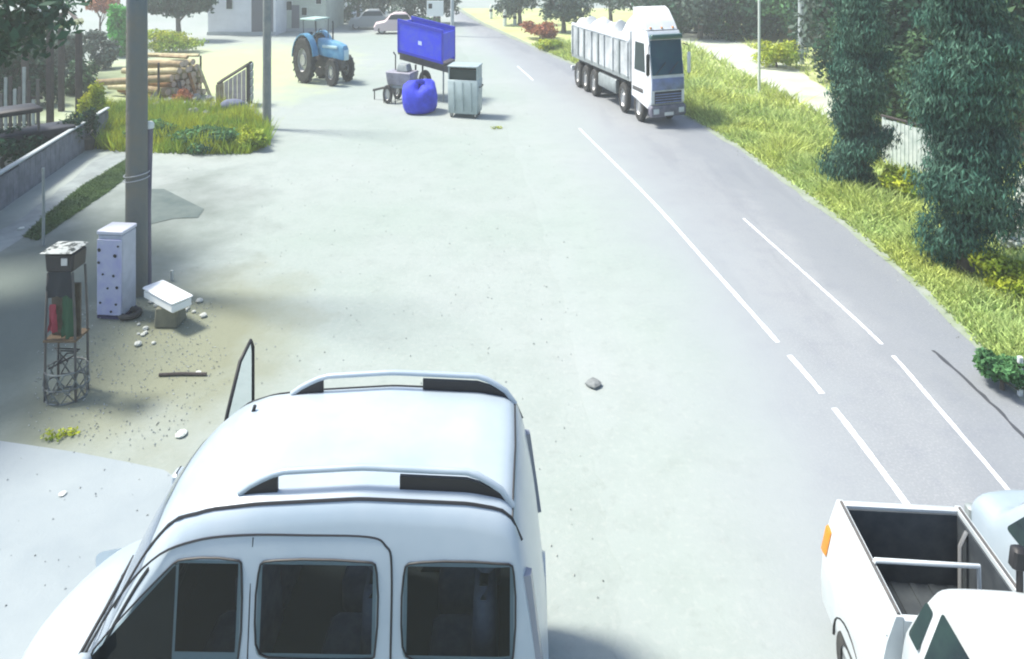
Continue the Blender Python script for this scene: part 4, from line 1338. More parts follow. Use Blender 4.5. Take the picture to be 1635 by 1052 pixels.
MB().tube([(-2.2, 0.0, 0.33), (-1.1, 0, 0.5)], 0.05, 6).build('drawbar', M_DGREY, im, 60)
MB().tube([(-2.1, 0.0, 0.0), (-2.1, 0, 0.34)], 0.04, 6).build('jack_leg', M_DGREY, im, 60)

br = thing('blue_sack', 'bulging bright blue plastic sack standing below the blue trailer', 'sack', G(670, 178), real=True)
M_BAR = mat('sack_blue', (0.035, 0.055, 0.66), 0.8, col2=(0.02, 0.03, 0.45), scale=3, bump=0.6, bscale=4)
rings = []
for r, z in ((0.66, 0.0), (0.88, 0.04), (0.99, 0.18), (1.02, 0.42), (1.0, 0.66), (0.92, 0.82), (0.72, 0.90), (0.4, 0.93), (0.12, 0.93)):
    ring = []
    for k in range(24):
        a = 2 * math.pi * k / 24
        q = (abs(math.cos(a)) ** 4 + abs(math.sin(a)) ** 4) ** -0.25
        rr = r * (0.8 + 0.2 * q) * (1 + 0.035 * math.sin(3 * a + z * 5) + random.gauss(0, 0.012))
        ring.append((rr * math.cos(a), rr * math.sin(a) * 0.85, z + (0.10 * math.sin(2 * a + 1) + 0.06 * math.sin(5 * a) + random.gauss(0, 0.01)) * (z > 0.3)))
    rings.append(ring)
MB().loft(rings).build('body', M_BAR, br, 60)
MB().tube([(-0.35, 0, 0.90), (-0.2, -0.1, 1.0), (0.15, -0.05, 1.02), (0.4, 0.05, 0.93)], [0.06, 0.09, 0.08, 0.05], 6).build('neck', M_BLUED, br, 60)

wc = thing('waste_container', 'tall grey metal waste container with dark open flap and small wheels', 'waste container', (-2.02, 30.6, 0), rz=R(-12), real=True)
M_GALV = mat('galvanised_metal', (0.36, 0.44, 0.45), 0.5, col2=(0.29, 0.36, 0.37), scale=2.5, metal=0.2)
m = MB()
m.box(-0.86, 0.86, -0.5, 0.5, 0.14, 1.22, tx=-0.03, ty=-0.03, b=0.03)
bo = m.build('body', M_GALV, wc, 40)
for x in (-0.5, 0.0, 0.5):
    MB().box(x - 0.03, x + 0.03, -0.555, -0.525, 0.22, 1.16).build('rib', M_GALV, bo)
m = MB()
for x in (-0.86, 0.80):
    m.box(x, x + 0.06, -0.5, 0.5, 1.221, 1.62)
m.box(-0.80, 0.80, 0.44, 0.5, 1.221, 1.62)
m.build('hood_frame', M_GALV, wc)
MB().box(-0.80, 0.80, -0.44, 0.436, 1.222, 1.56).build('opening', mat('dark_opening', (0.02, 0.035, 0.03), 0.8), wc)
MB().box(-0.90, 0.90, -0.54, 0.54, 1.622, 1.68, b=0.02).build('lid', M_GALV, wc, 40)
for x in (-0.7, 0.7):
    for y in (-0.38, 0.38):
        wheel(wc, (x, y, 0.09), 0.09, 0.07)
MB().tube([(0.90, -0.3, 1.0), (1.0, -0.3, 1.0), (1.0, 0.3, 1.0), (0.90, 0.3, 1.0)], 0.02, 6).build('handle', M_DGREY, wc, 60)

# ------------------------------------------------------------------ poles
def pole(name, label, px, py, r, h, m_=M_POLE, cross=0.0):
    t = thing(name, label, 'pole', G(px, py))
    MB().tube([(0, 0, -0.1), (0.01, 0, h * 0.5), (0, 0, h)], [r, r * 0.93, r * 0.86], 14).build('shaft', m_, t, 60)
    if cross:
        MB().box(-cross, cross, -0.06, 0.06, h - 0.7, h - 0.56, b=0.02).build('crossarm', M_WOODD, t, 40)
        for x in (-cross * 0.85, 0.0, cross * 0.85):
            MB().lathe([(0.02, 0), (0.05, 0.02), (0.03, 0.06), (0.05, 0.10), (0.02, 0.16)], 10, (x, 0, h - 0.56 if x else h)).build('insulator', M_BLOOM, t, 40)
    return t


pl = pole('utility_pole', 'thick grey utility pole rising out of the top left, next to the white cabinet', 218, 468, 0.215, 10.5, mat('pole_grey_brown', (0.12, 0.145, 0.15), 0.9, col2=(0.17, 0.16, 0.125), scale=1.1, bump=0.7, bscale=9), cross=0.9)
for z in (2.35, 2.45):
    MB().tube([(0.235 * math.cos(a), 0.235 * math.sin(a), z + 0.03 * math.cos(a)) for a in np.linspace(0, 2 * math.pi, 17)], 0.012, 5).build('wire_tie', M_RIM, pl, 60)
pp = thing('leaning_post', 'thin dark post strapped to the right of the thick utility pole', 'post', G(236, 462))
MB().tube([(0, 0, 0), (-0.02, 0, 1.7), (0.03, 0, 3.35)], [0.075, 0.08, 0.075], 10).build('shaft', mat('post_purple_grey', (0.09, 0.09, 0.13), 0.8, col2=(0.15, 0.14, 0.17), scale=3), pp, 60)
MB().lathe([(0.01, 0), (0.095, 0), (0.095, 0.09), (0.06, 0.14), (0.01, 0.15)], 10, (0.03, 0, 3.34)).build('cap', M_BLOOM, pp, 40)
pole('utility_pole', 'thinner utility pole at the edge of the weed patch near the crate', 426, 206, 0.17, 10.0, cross=0.8)
pole('concrete_pole', 'pale concrete pole on the bank beside the yellow bush', 1279, 102, 0.20, 10.0, mat('pale_concrete_pole', (0.42, 0.47, 0.48), 0.8, col2=(0.33, 0.38, 0.40), scale=2))
pole('white_post', 'thin white post on the grass bank right of the lorry', 1212, 152, 0.07, 7.5, mat('white_post_paint', (0.60, 0.66, 0.60), 0.7))
pole('thin_post', 'thin grey post standing in front of the low yard wall', 69, 392, 0.035, 1.85, M_GREY)
pole('lamp_post', 'pale thin lamp post at the far end of the road', 722, 58, 0.16, 9.0, mat('pale_concrete_pole', (0.42, 0.47, 0.48)))
sp = thing('sign_post', 'far sign post with white board above the blue trailer', 'sign', G(694, 62))
MB().tube([(0, 0, 0), (0, 0, 3.0)], 0.12, 8).build('post', M_DGREY, sp, 60)
MB().box(-0.65, 0.75, -0.13, -0.09, 1.9, 3.2, b=0.01).build('board', mat('sign_white', (0.7, 0.74, 0.72), 0.5), sp, 40)
MB().box(-0.5, -0.2, -0.15, -0.131, 2.55, 2.95).build('dark_square', M_BLACK, sp)
mk = thing('marker_post', 'short white marker post at the right edge by the green shrub', 'marker post', G(1629, 632))
MB().box(-0.035, 0.035, -0.03, 0.03, 0, 0.62, b=0.008).build('post', M_LINE, mk, 40)
MB().box(-0.0355, 0.0355, -0.0305, 0.0305, 0.45, 0.52).build('reflector', M_BLACK, mk)
for x, y, h, lab in [(784, 30, 1.6, 'first pale bollard from the road end on the far right roadside'), (806, 42, 1.7, 'second pale bollard from the road end on the far right roadside'), (822, 40, 1.3, 'third pale bollard from the road end on the far right roadside')]:
    t = thing('roadside_bollard', lab, 'bollard', G(x, y), group='bollards on the far roadside')
    MB().lathe([(0.18, 0), (0.17, h * 0.8), (0.12, h * 0.95), (0.02, h)], 10).build('post', M_BLOOM, t, 40)
    MB().lathe([(0.19, 0), (0.19, 0.25)], 10, (0, 0, h * 0.5)).build('dark_band', M_BLACK, t, 40)

# ------------------------------------------------------------------ white board fence on the bank
fa, fb = G(1408, 262), G(1492, 290)
fn = thing('board_fence', 'white board fence with dark cap on the bank between the cypresses', 'fence', fa)
dv = fb - fa
L = dv.length
ux = dv.normalized()
xfz = (math.atan2(ux.y, ux.x), False)
M_BRD = mat('white_board', (0.62, 0.68, 0.66), 0.7, col2=(0.42, 0.50, 0.48), scale=3)
nb = 13
for k in range(nb):
    x = L * k / nb
    MB().box(x + 0.01, x + L / nb - 0.01, -0.015, 0.015, 0.05, 1.52 + random.gauss(0, 0.02)).build('board', M_BRD, fn, xf=xfz)
MB().box(-0.02, L + 0.02, -0.05, 0.05, 1.585, 1.65, b=0.01).build('cap', M_WOODD, fn, xf=xfz)
for z in (0.4, 1.2):
    MB().box(0, L, 0.016, 0.05, z, z + 0.08).build('rail', M_BRD, fn, xf=xfz)
for x in (0.0, L / 2, L):
    MB().box(x - 0.04, x + 0.04, 0.051, 0.13, 0, 1.584).build('post', M_BRD, fn, xf=xfz)

# ------------------------------------------------------------------ the yard on the left
wa, wb_ = G(-70, 385), G(172, 214)
wl = thing('yard_wall', 'low grey plank wall with pale coping along the yard path', 'wall', wa)
dv = wb_ - wa
L = dv.length
xfz = (math.atan2(dv.y, dv.x), False)
M_PLK = mat('grey_plank', (0.20, 0.21, 0.24), 0.85, col2=(0.11, 0.12, 0.14), scale=2.5, bump=0.3)
nb = 30
for k in range(nb):
    x = L * k / nb
    MB().box(x + 0.008, x + L / nb - 0.008, -0.03, 0.03, 0.0, 0.92 + random.gauss(0, 0.015)).build('plank', M_PLK, wl, xf=xfz)
MB().box(-0.02, L + 0.02, -0.08, 0.08, 0.985, 1.05, b=0.015).build('coping', M_CONC, wl, xf=xfz)
MB().box(0, L, 0.032, 0.07, 0.1, 0.984).build('backing', M_WOODD, wl, xf=xfz)


def pergola():
    t = thing('pergola', 'timber pergola with dark posts and pale beams at the top left', 'pergola', (-19.0, 27.5, 0))
    def at(px, py, Y):
        return ((px - PX) * Y / F + 19.0, Y - 27.5, H - (py - HY) * Y / F)
    for px, Y, top in ((80, 27.6, 30), (126, 29.0, 52), (40, 29.6, 20), (98, 31.5, 20)):
        x, y, z = at(px, top, Y)
        MB().box(x - 0.10, x + 0.10, y - 0.1, y + 0.1, 0, z, b=0.015).build('post', M_WOODD, t, 40)
    for a, b_, r, m_ in ((at(38, 24, 29.6), at(108, 8, 31.4), 0.11, M_GREY), (at(62, 46, 27.6), at(132, 33, 29.0), 0.12, mat('pale_yellow_beam', (0.42, 0.44, 0.26), 0.7)),
                         (at(38, 24, 29.4), at(64, 43, 27.4), 0.09, M_WOODD), (at(104, 12, 31.3), at(128, 36, 29.2), 0.09, M_WOODD)):
        MB().tube([a, b_], r, 4).build('beam', m_, t)
    return t


pergola()
# picket fence in the shade at the left edge
pf = thing('picket_fence', 'shaded fence of upright grey and dark pickets at the left edge', 'fence', (-19.6, 26.2, 0))
for k in range(16):
    x = k * 0.17 - 0.5
    hgt = 2.2 + 0.5 * math.sin(k * 1.7) + random.gauss(0, 0.12)
    MB().box(x - 0.055, x + 0.055, -0.025, 0.025, 0.0, hgt).build('picket', [M_GREY, M_WOODD, M_GREY, M_LEAFG if False else M_DGREY][k % 4], pf)
for z in (0.6, 1.6):
    MB().box(-0.6, 2.2, 0.026, 0.07, z, z + 0.1).build('rail', M_WOODD, pf)

# dark cart behind the wall
ct = thing('garden_cart', 'dark flat topped cart standing behind the plank wall in the shade', 'cart', (-16.05, 23.6, 0), rz=R(50))
MB().box(-1.1, 1.1, -0.5, 0.5, 0.55, 1.15, tx=-0.08, ty=-0.05, b=0.03).build('box_body', mat('dark_navy_paint', (0.012, 0.016, 0.028), 0.6, col2=(0.03, 0.035, 0.045), scale=3), ct, 40)
MB().box(-1.15, 0.2, -0.55, 0.55, 1.75, 1.92, b=0.03).build('roof_board', M_BLACK, ct, 40)
for x, y in ((-1.05, -0.45), (-1.05, 0.45), (0.1, -0.45), (0.1, 0.45)):
    MB().box(x - 0.03, x + 0.03, y - 0.03, y + 0.03, 1.151, 1.749).build('roof_post', M_DGREY, ct)
for x in (-0.7, 0.7):
    for y in (-0.5, 0.5):
        wheel(ct, (x, y, 0.3), 0.3, 0.1)
MB().tube([(1.1, 0, 0.6), (1.6, 0, 0.5), (1.9, 0, 0.75)], 0.03, 6).build('drawbar', M_DGREY, ct, 60)

# potted plants by the wall end
for i, (x, y, lab) in enumerate([(112, 248, 'dark potted plant by the plank wall, left of two pots'), (140, 238, 'dark potted plant by the plank wall end beside the yellow bush')]):
    t = thing('potted_plant', lab, 'plant', G(x, y), group='potted plants at the wall end')
    MB().lathe([(0.02, 0), (0.2, 0), (0.28, 0.42), (0.31, 0.44), (0.31, 0.5), (0.26, 0.5), (0.25, 0.46), (0.02, 0.45)], 14).build('pot', M_DGREY, t, 40)
    np_mesh('foliage', leaves([(0, 0, 0.9, 0.4, 0.4, 0.45), (0.1, 0, 1.2, 0.25, 0.25, 0.3)], 700, 0.07), 4, M_LEAFD, t)

# the log pile
M_LOG = mat('log_wood', (0.34, 0.27, 0.15), 0.85, col2=(0.20, 0.14, 0.08), scale=4, bump=0.4)
M_LOGP = mat('log_pale', (0.52, 0.48, 0.30), 0.85, col2=(0.36, 0.31, 0.17), scale=4, bump=0.3)
M_LOGO = mat('log_orange', (0.36, 0.19, 0.06), 0.85, col2=(0.16, 0.08, 0.04), scale=4, bump=0.3)
M_LOGE = mat('log_cut_end', (0.58, 0.50, 0.42), 0.85, col2=(0.40, 0.28, 0.22), scale=8)
base = G(300, 158)
dirv = Vector((-0.93, 0.36, 0.0)).normalized()
perp = Vector((-dirv.y, dirv.x, 0))
levels = [(6, 0.18), (6, 0.50), (5, 0.82), (5, 1.14), (4, 1.45), (3, 1.76)]
for li, (cnt, z) in enumerate(levels):
    for k in range(cnt):
        off = (k - (cnt - 1) / 2) * 0.37 + (0.1 if li % 2 else -0.05)
        r = random.uniform(0.15, 0.185)
        ln_ = random.uniform(2.4, 4.4)
        dirv = Vector((-0.93, 0.36 + random.gauss(0, 0.11), 0.0)).normalized()
        p = base + perp * off + dirv * random.uniform(-0.15, 0.2)
        t = thing('log', 'cut log in the stacked log pile beside the thick utility pole', 'log', p, group='logs of the log pile')
        e = Vector((dirv.x * ln_, dirv.y * ln_, 0))
        zt_ = z - random.uniform(-0.05, 0.32) * (li > 0)
        MB().tube([(0, 0, z), (e.x * 0.5, e.y * 0.5, (z + zt_) / 2 + random.gauss(0, 0.02)), (e.x, e.y, zt_)], [r, r * 0.95, r * 0.84], 10).build('stem', random.choice([M_LOGO, M_LOGO, M_LOG, M_LOGP] if li < 3 else [M_LOGP, M_LOGP, M_LOG]), t, 50)
        d2 = Vector((-dirv.x, -dirv.y, 0))
        MB().tube([(d2.x * -0.002, d2.y * -0.002, z), (d2.x * 0.012, d2.y * 0.012, z)], [r * 0.93, r * 0.90], 10).build('cut_end', M_LOGE, t, 50)
for sg in (-1, 1):
    t = thing('pile_stake', 'upright stake on the %s side of the log pile end' % ('left' if sg < 0 else 'right'), 'stake', base + perp * sg * 1.28 + dirv * 0.5, group='stakes holding the log pile')
    MB().tube([(0, 0, 0), (0, 0, 1.9)], [0.06, 0.05], 8).build('shaft', M_WOODD, t, 60)

for k, lab in enumerate(['pale plank leaning at a steep angle on the log ends', 'orange brown plank leaning on the log ends', 'dark short plank leaning on the right side of the log ends', 'long pale plank lying on top of the log pile', 'brown plank lying askew on top of the log pile']):
    if k < 3:
        a_, b_ = base + perp * (-0.7 + 0.75 * k) - dirv * (0.75 - 0.1 * k), base + perp * (-0.45 + 0.6 * k) - dirv * 0.22
        z0, z1 = 0.03, (1.55, 1.3, 1.0)[k]
    else:
        a_, b_ = base + perp * (-0.4 + 0.7 * (k - 3)) - dirv * 0.3, base + perp * (0.2 - 0.5 * (k - 3)) + dirv * 3.6
        z0, z1 = 2.08, 2.0 - 0.1 * (k - 3)
    t = thing('plank', lab, 'plank', (a_.x, a_.y, 0), group='planks on the log pile')
    e = b_ - a_
    MB().tube([(0, 0, z0), (e.x, e.y, z1)], 0.085, 4).build('board', [M_LOGP, M_LOGO, M_WOODD, M_LOGP, M_LOG][k], t)

# rubble in front of the log pile
M_STONE = mat('rubble_stone', (0.27, 0.29, 0.30), 0.9, col2=(0.16, 0.17, 0.18), scale=6, bump=0.5)
M_STONEW = mat('pale_stone', (0.55, 0.57, 0.53), 0.9, col2=(0.4, 0.42, 0.38), scale=6)


def stone(name, label, cat, p, r, m_, group, flat=0.6):
    mb = MB()
    ico = []
    n1, n2 = 8, 5
    rings = []
    for i in range(n2 + 1):
        th = math.pi * (0.03 + 0.94 * i / n2)
        rings.append([(r * math.sin(th) * math.cos(2 * math.pi * k / n1) * random.uniform(0.8, 1.15), r * math.sin(th) * math.sin(2 * math.pi * k / n1) * random.uniform(0.8, 1.15),
                       r * flat * (-math.cos(th) + 0.9) * random.uniform(0.9, 1.1)) for k in range(n1)])
    mb.loft(rings)
    o = mb.build(name, m_, None)
    o.location = p
    return tag(o, label, cat, group)


for k in range(26):
    px, py = random.uniform(232, 345), random.uniform(150, 190)
    stone('rubble_stone', 'grey rubble stone heaped at the foot of the log pile', 'stone', G(px, py), random.uniform(0.14, 0.32), M_STONE, 'rubble by the log pile', 0.8)
for k in range(16):
    px, py = random.uniform(205, 345), random.uniform(470, 560)
    if random.random() < 0.4:
        px, py = random.uniform(220, 260), random.uniform(478, 520)
    stone('small_stone', 'small pale stone lying in the dirt around the white slab', 'stone', G(px, py), random.uniform(0.03, 0.075), M_STONEW, 'pale stones in the dirt')
for x, y, r, lab in [(290, 695, 0.09, 'white crumpled scrap left of the van on the dirt'), (100, 790, 0.05, 'tiny pale scrap on the concrete apron'), (34, 366, 0.08, 'white scrap on shaded soil at the left edge'),
                     (316, 596, 0.05, 'small white scrap near the long dark stick')]:
    stone('litter_scrap', lab, 'litter', G(x, y), r, M_BLOOM, None, 0.35)
stone('road_stone', 'flat grey stone lying on the road right of the van', 'stone', G(948, 616), 0.13, mat('flat_grey_stone', (0.20, 0.22, 0.22), 0.9, col2=(0.14, 0.15, 0.15), scale=8), None, 0.35)
stk = MB().tube([(-0.35, 0, 0.03), (0, 0.02, 0.035), (0.42, 0.02, 0.03)], 0.025, 6).build('stick', M_WOODD)
stk.location = G(288, 601)
tag(stk, 'dark stick lying on the dirt between black stand and van', 'stick')

# wooden crate by the second pole
cr = thing('timber_crate', 'open wooden crate with sloping dark top rail beside the thinner utility pole', 'crate', G(376, 168), rz=R(10))
for x, h in ((-0.70, 1.05), (0.62, 1.95)):
    for y in (-0.35, 0.35):
        MB().box(x - 0.07, x + 0.07, y - 0.06, y + 0.06, 0, h).build('post', M_WOODD if x > 0 else M_WOOD, cr)
M_PNK = mat('pink_board', (0.50, 0.44, 0.44), 0.8, col2=(0.38, 0.32, 0.32), scale=3)
for k in range(6):
    x0 = -0.60 + k * 0.19
    z1 = 1.0 + (x0 + 0.66) * 0.62
    MB().add([(x0, -0.39, 0.05), (x0 + 0.17, -0.39, 0.05), (x0 + 0.17, -0.39, z1 + 0.1), (x0, -0.39, z1), (x0, -0.36, 0.05), (x0 + 0.17, -0.36, 0.05), (x0 + 0.17, -0.36, z1 + 0.1), (x0, -0.36, z1)],
             [(0, 1, 2, 3), (7, 6, 5, 4), (0, 4, 5, 1), (1, 5, 6, 2), (2, 6, 7, 3), (3, 7, 4, 0)]).build('board', M_WOOD if k == 0 else M_PNK, cr)
for y in (-0.35, 0.35):
    MB().tube([(-0.72, y, 1.08), (0.66, y, 1.95)], 0.06, 4).build('top_rail', M_WOODD, cr)
for k in range(5):
    z = 0.2 + k * 0.36
    MB().box(0.70, 0.74, -0.34, 0.34, z, z + 0.28).build('end_board', M_GREY, cr)
sk = thing('sack', 'blue grey sack lying at the foot of the wooden crate', 'sack', G(372, 178))
MB().lathe([(0.02, -0.55), (0.16, -0.5), (0.27, -0.3), (0.30, 0), (0.27, 0.3), (0.16, 0.5), (0.02, 0.55)], 14, (0, 0, 0.27), 'x').build('body', mat('sack_cloth', (0.16, 0.19, 0.27), 0.9, col2=(0.09, 0.1, 0.15), scale=4, bump=0.5, bscale=8), sk, 60)
MB().tube([(0.5, 0, 0.27), (0.58, 0, 0.3), (0.66, 0.02, 0.33)], [0.06, 0.05, 0.12], 8).build('tied_neck', mat('sack_cloth', (0.16, 0.19, 0.27)), sk, 60)

# white cabinet with dark holes
cb = thing('metal_cabinet', 'upright white metal cabinet with dark spots left of the thick utility pole', 'cabinet', G(177, 508), rz=R(-6))
M_CAB = mat('lilac_white_metal', (0.34, 0.35, 0.56), 0.55, col2=(0.44, 0.47, 0.58), scale=4)
MB().box(-0.25, 0.25, -0.02, 0.40, 0.06, 1.60, b=0.02).build('body', mat('cabinet_white', (0.42, 0.45, 0.52), 0.5, col2=(0.34, 0.37, 0.43), scale=4), cb, 40)
MB().box(-0.245, 0.245, -0.06, -0.022, 0.08, 1.52, b=0.01).build('door_panel', M_CAB, cb, 40)
MB().box(-0.26, 0.26, -0.05, 0.41, 1.602, 1.68, b=0.015).build('top_cap', mat('cap_white', (0.52, 0.54, 0.62), 0.5), cb, 40)
MB().box(-0.26, 0.26, -0.03, 0.41, 0.0, 0.058).build('plinth', mat('plinth_navy', (0.03, 0.03, 0.09), 0.7), cb)
for x, z in ((-0.12, 0.86), (0.10, 0.84), (-0.17, 0.32), (0.15, 0.30), (-0.19, 1.32), (0.13, 1.22), (-0.02, 0.6), (0.17, 0.62), (-0.2, 1.08), (0.19, 1.40), (0.05, 0.16)):
    MB().lathe([(0.01, -0.012), (random.uniform(0.02, 0.038), -0.01), (0.02, 0.0)], 8, (x, -0.061, z), 'y').build('hole', M_BLACK, cb, 40)
# black junk at its foot
ju = thing('tyre', 'small dark tyre lying at the foot of the white cabinet', 'tyre', G(190, 500) + Vector((0.28, -0.12, 0)))
MB().tube([(0.16 * math.cos(a), 0.16 * math.sin(a), 0.06) for a in np.linspace(0, 2 * math.pi, 21)], 0.055, 8).build('ring', M_RUB, ju, 60)

# white slab on a block
bk = MB().box(-0.22, 0.22, -0.2, 0.2, 0, 0.38, 0.02, 0.02, b=0.03).build('concrete_block', mat('khaki_block', (0.20, 0.20, 0.14), 0.9, col2=(0.13, 0.13, 0.1), scale=4, bump=0.4))
bk.location = G(272, 516)
tag(bk, 'khaki concrete block under the white foam box', 'block')
sl = thing('foam_box', 'long white foam box lying askew on the block right of the thick pole', 'box', G(272, 516) + Vector((-0.08, 0.05, 0.375)), rz=R(-36))
MB().box(-0.52, 0.52, -0.19, 0.19, 0.0, 0.16, b=0.025).build('body', mat('white_foam', (0.78, 0.80, 0.78), 0.8), sl, 40)
MB().box(-0.54, 0.54, -0.205, 0.205, 0.162, 0.215, b=0.02).build('lid', mat('white_foam_lid', (0.82, 0.84, 0.83), 0.7), sl, 40)
ps = thing('stub_post', 'short pale stub post behind the white foam box', 'post', G(274, 448))
MB().box(-0.025, 0.025, -0.025, 0.025, 0, 0.22, b=0.006).build('shaft', M_STONEW, ps, 40)

# flat dark sheet standing in for a shadow behind the thick pole
shadow_px = [(226, 303), (262, 302), (288, 315), (326, 334), (318, 348), (280, 349), (240, 358), (212, 352)]
tv = [(q[0] + random.gauss(0, 0.03), q[1], 0.012) for q in gpoly(shadow_px)]
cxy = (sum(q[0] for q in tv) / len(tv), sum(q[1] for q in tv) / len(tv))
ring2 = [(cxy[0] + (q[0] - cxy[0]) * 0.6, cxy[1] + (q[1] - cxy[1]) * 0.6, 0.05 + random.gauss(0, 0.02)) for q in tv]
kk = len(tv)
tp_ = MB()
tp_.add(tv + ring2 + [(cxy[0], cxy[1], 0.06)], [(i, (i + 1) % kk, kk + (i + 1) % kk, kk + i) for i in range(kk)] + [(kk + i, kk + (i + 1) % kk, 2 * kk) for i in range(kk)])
tag(tp_.build('shadow_sheet', mat('grey_green_shadow', (0.06, 0.09, 0.085), 0.8, col2=(0.10, 0.13, 0.12), scale=2), None, 60), 'dark flat sheet standing in for the shadow right of the thick utility pole', 'shadow_sheet')

# black stand with red and green things and a wire basket
st = thing('junk_stand', 'rusty iron stand with black box on top and wire basket at its foot', 'stand', G(104, 634))
for x, y in ((-0.24, -0.12), (0.24, -0.12), (-0.24, 0.2), (0.24, 0.2)):
    MB().tube([(x, y, 0), (x * 0.95, y, 1.2), (x * 0.8, y, 2.0)], 0.018, 6).build('leg', M_DGREY, st, 60)
MB().box(-0.22, 0.20, -0.14, 0.22, 2.0, 2.30, tx=-0.02, b=0.03).build('black_box', M_BLACK, st, 40)
MB().box(-0.28, 0.22, -0.19, 0.26, 2.31, 2.36, tx=0.04, ty=0.05, b=0.012).build('lid', mat('dull_lid', (0.34, 0.37, 0.36), 0.8, col2=(0.03, 0.04, 0.04), scale=9, contrast=(0.48, 0.58)), st, 40)
MB().box(0.03, 0.13, -0.16, -0.142, 2.12, 2.24, b=0.01).build('dial', M_RIM, st, 40)


def rag(x0, x1, z0, z1, y):
    m = MB()
    k = 7
    vs = []
    for j in range(k + 1):
        for i in range(k + 1):
            u, v = i / k, j / k
            pinch = 1 - 0.25 * v
            x = (x0 + x1) / 2 + (x1 - x0) * (u - 0.5) * pinch + random.gauss(0, 0.008)
            vs.append((x, y + 0.03 * math.sin(u * 9) * (1 - v) + random.gauss(0, 0.006), z0 + (z1 - z0) * v + (random.gauss(0, 0.02) if j == 0 else 0)))
    m.add(vs, [(j * (k + 1) + i, j * (k + 1) + i + 1, (j + 1) * (k + 1) + i + 1, (j + 1) * (k + 1) + i) for j in range(k) for i in range(k)])
    return m


MB().box(-0.23, 0.23, 0.02, 0.05, 0.97, 1.78, b=0.008).build('back_board', mat('rusty_board', (0.06, 0.045, 0.03), 0.8, col2=(0.11, 0.10, 0.07), scale=5), st, 40)
rag(-0.20, -0.06, 1.08, 1.50, -0.10).build('red_rag', mat('red_cloth', (0.26, 0.03, 0.05), 0.8), st, 60)
rag(0.0, 0.2, 0.98, 1.72, -0.09).build('green_rag', mat('green_cloth', (0.02, 0.075, 0.035), 0.8), st, 60)
rag(-0.22, 0.22, 1.62, 2.02, -0.13).build('dark_rag', mat('dark_cloth', (0.02, 0.025, 0.03), 0.9), st, 60)
MB().box(-0.25, 0.25, -0.15, 0.22, 0.93, 0.965).build('shelf', mat('rust_shelf', (0.10, 0.07, 0.04), 0.8), st)
MB().tube([(0.02, 0.0, 1.0), (0.0, 0.0, 2.0)], 0.025, 8).build('column', M_BLACK, st, 60)
m = MB()
for k in range(9):
    a = 2 * math.pi * k / 9
    m.tube([(0.30 * math.cos(a), 0.03 + 0.24 * math.sin(a), 0.0), (0.33 * math.cos(a + 0.5), 0.03 + 0.27 * math.sin(a + 0.5), 0.22), (0.31 * math.cos(a + 0.9), 0.03 + 0.25 * math.sin(a + 0.9), 0.46)], 0.011, 5)
    m.tube([(0.30 * math.cos(a), 0.03 + 0.24 * math.sin(a), 0.0), (0.33 * math.cos(a - 0.5), 0.03 + 0.27 * math.sin(a - 0.5), 0.22), (0.31 * math.cos(a - 0.9), 0.03 + 0.25 * math.sin(a - 0.9), 0.46)], 0.011, 5)
for z, r in ((0.01, 0.30), (0.22, 0.33), (0.46, 0.31)):
    m.tube([(r * math.cos(a), 0.03 + r * 0.8 * math.sin(a), z) for a in np.linspace(0, 2 * math.pi, 21)], 0.014, 5)
m.build('wire_basket', mat('basket_wire', (0.20, 0.23, 0.22), 0.6, col2=(0.05, 0.05, 0.05), scale=8), st, 60)
m = MB()
for k in range(4):
    a = k * 1.6
    m.tube([(-0.2 + 0.1 * k, -0.1, 0.5 + 0.04 * k), (0.1 - 0.1 * k, 0.05, 0.62 + 0.04 * k), (0.2, -0.1 + 0.05 * k, 0.72)], 0.012, 5)
m.build('loose_wire', M_BLACK, st, 60)


# loose grit over the yard, the verge and the dirt by the scrap
pv_ = []
yy_ = np.exp(RNG.uniform(np.log(7.5), np.log(34), 700))
xx_ = RNG.uniform(-7.5, 1.2, 700) * (0.55 + yy_ / 26)
q2 = scatter(gpoly([(130, 480), (340, 480), (360, 620), (250, 720), (40, 690), (60, 560)]), 900)
kk = RNG.integers(0, len(Rc), 900)
gx_ = np.array([p.x for p in Rc])[kk] + RNG.normal(size=900) * 0.16
gy_ = np.array([p.y for p in Rc])[kk] + RNG.normal(size=900) * 0.5
PX_ = np.concatenate([xx_, q2[:, 0], gx_])
PY_ = np.concatenate([yy_, q2[:, 1], gy_])
for x, y in zip(PX_, PY_):
    r = random.uniform(0.005, 0.013) * (1 + max(y, 0) / 22)
    a = random.uniform(0, 6.28)
    c3 = [(x + r * math.cos(a + k * 2.1), y + r * math.sin(a + k * 2.1), 0.009) for k in range(3)]
    ap = (x, y, 0.009 + r * 0.8)
    for k in range(3):
        pv_ += [c3[k], c3[(k + 1) % 3], ap]
o = np_mesh('grit', pv_, 3, mat('grit_stone', (0.30, 0.325, 0.31), 0.9, island=0.55))
tag(o, 'loose grit scattered over the yard and road edge', 'grit', kind='stuff')


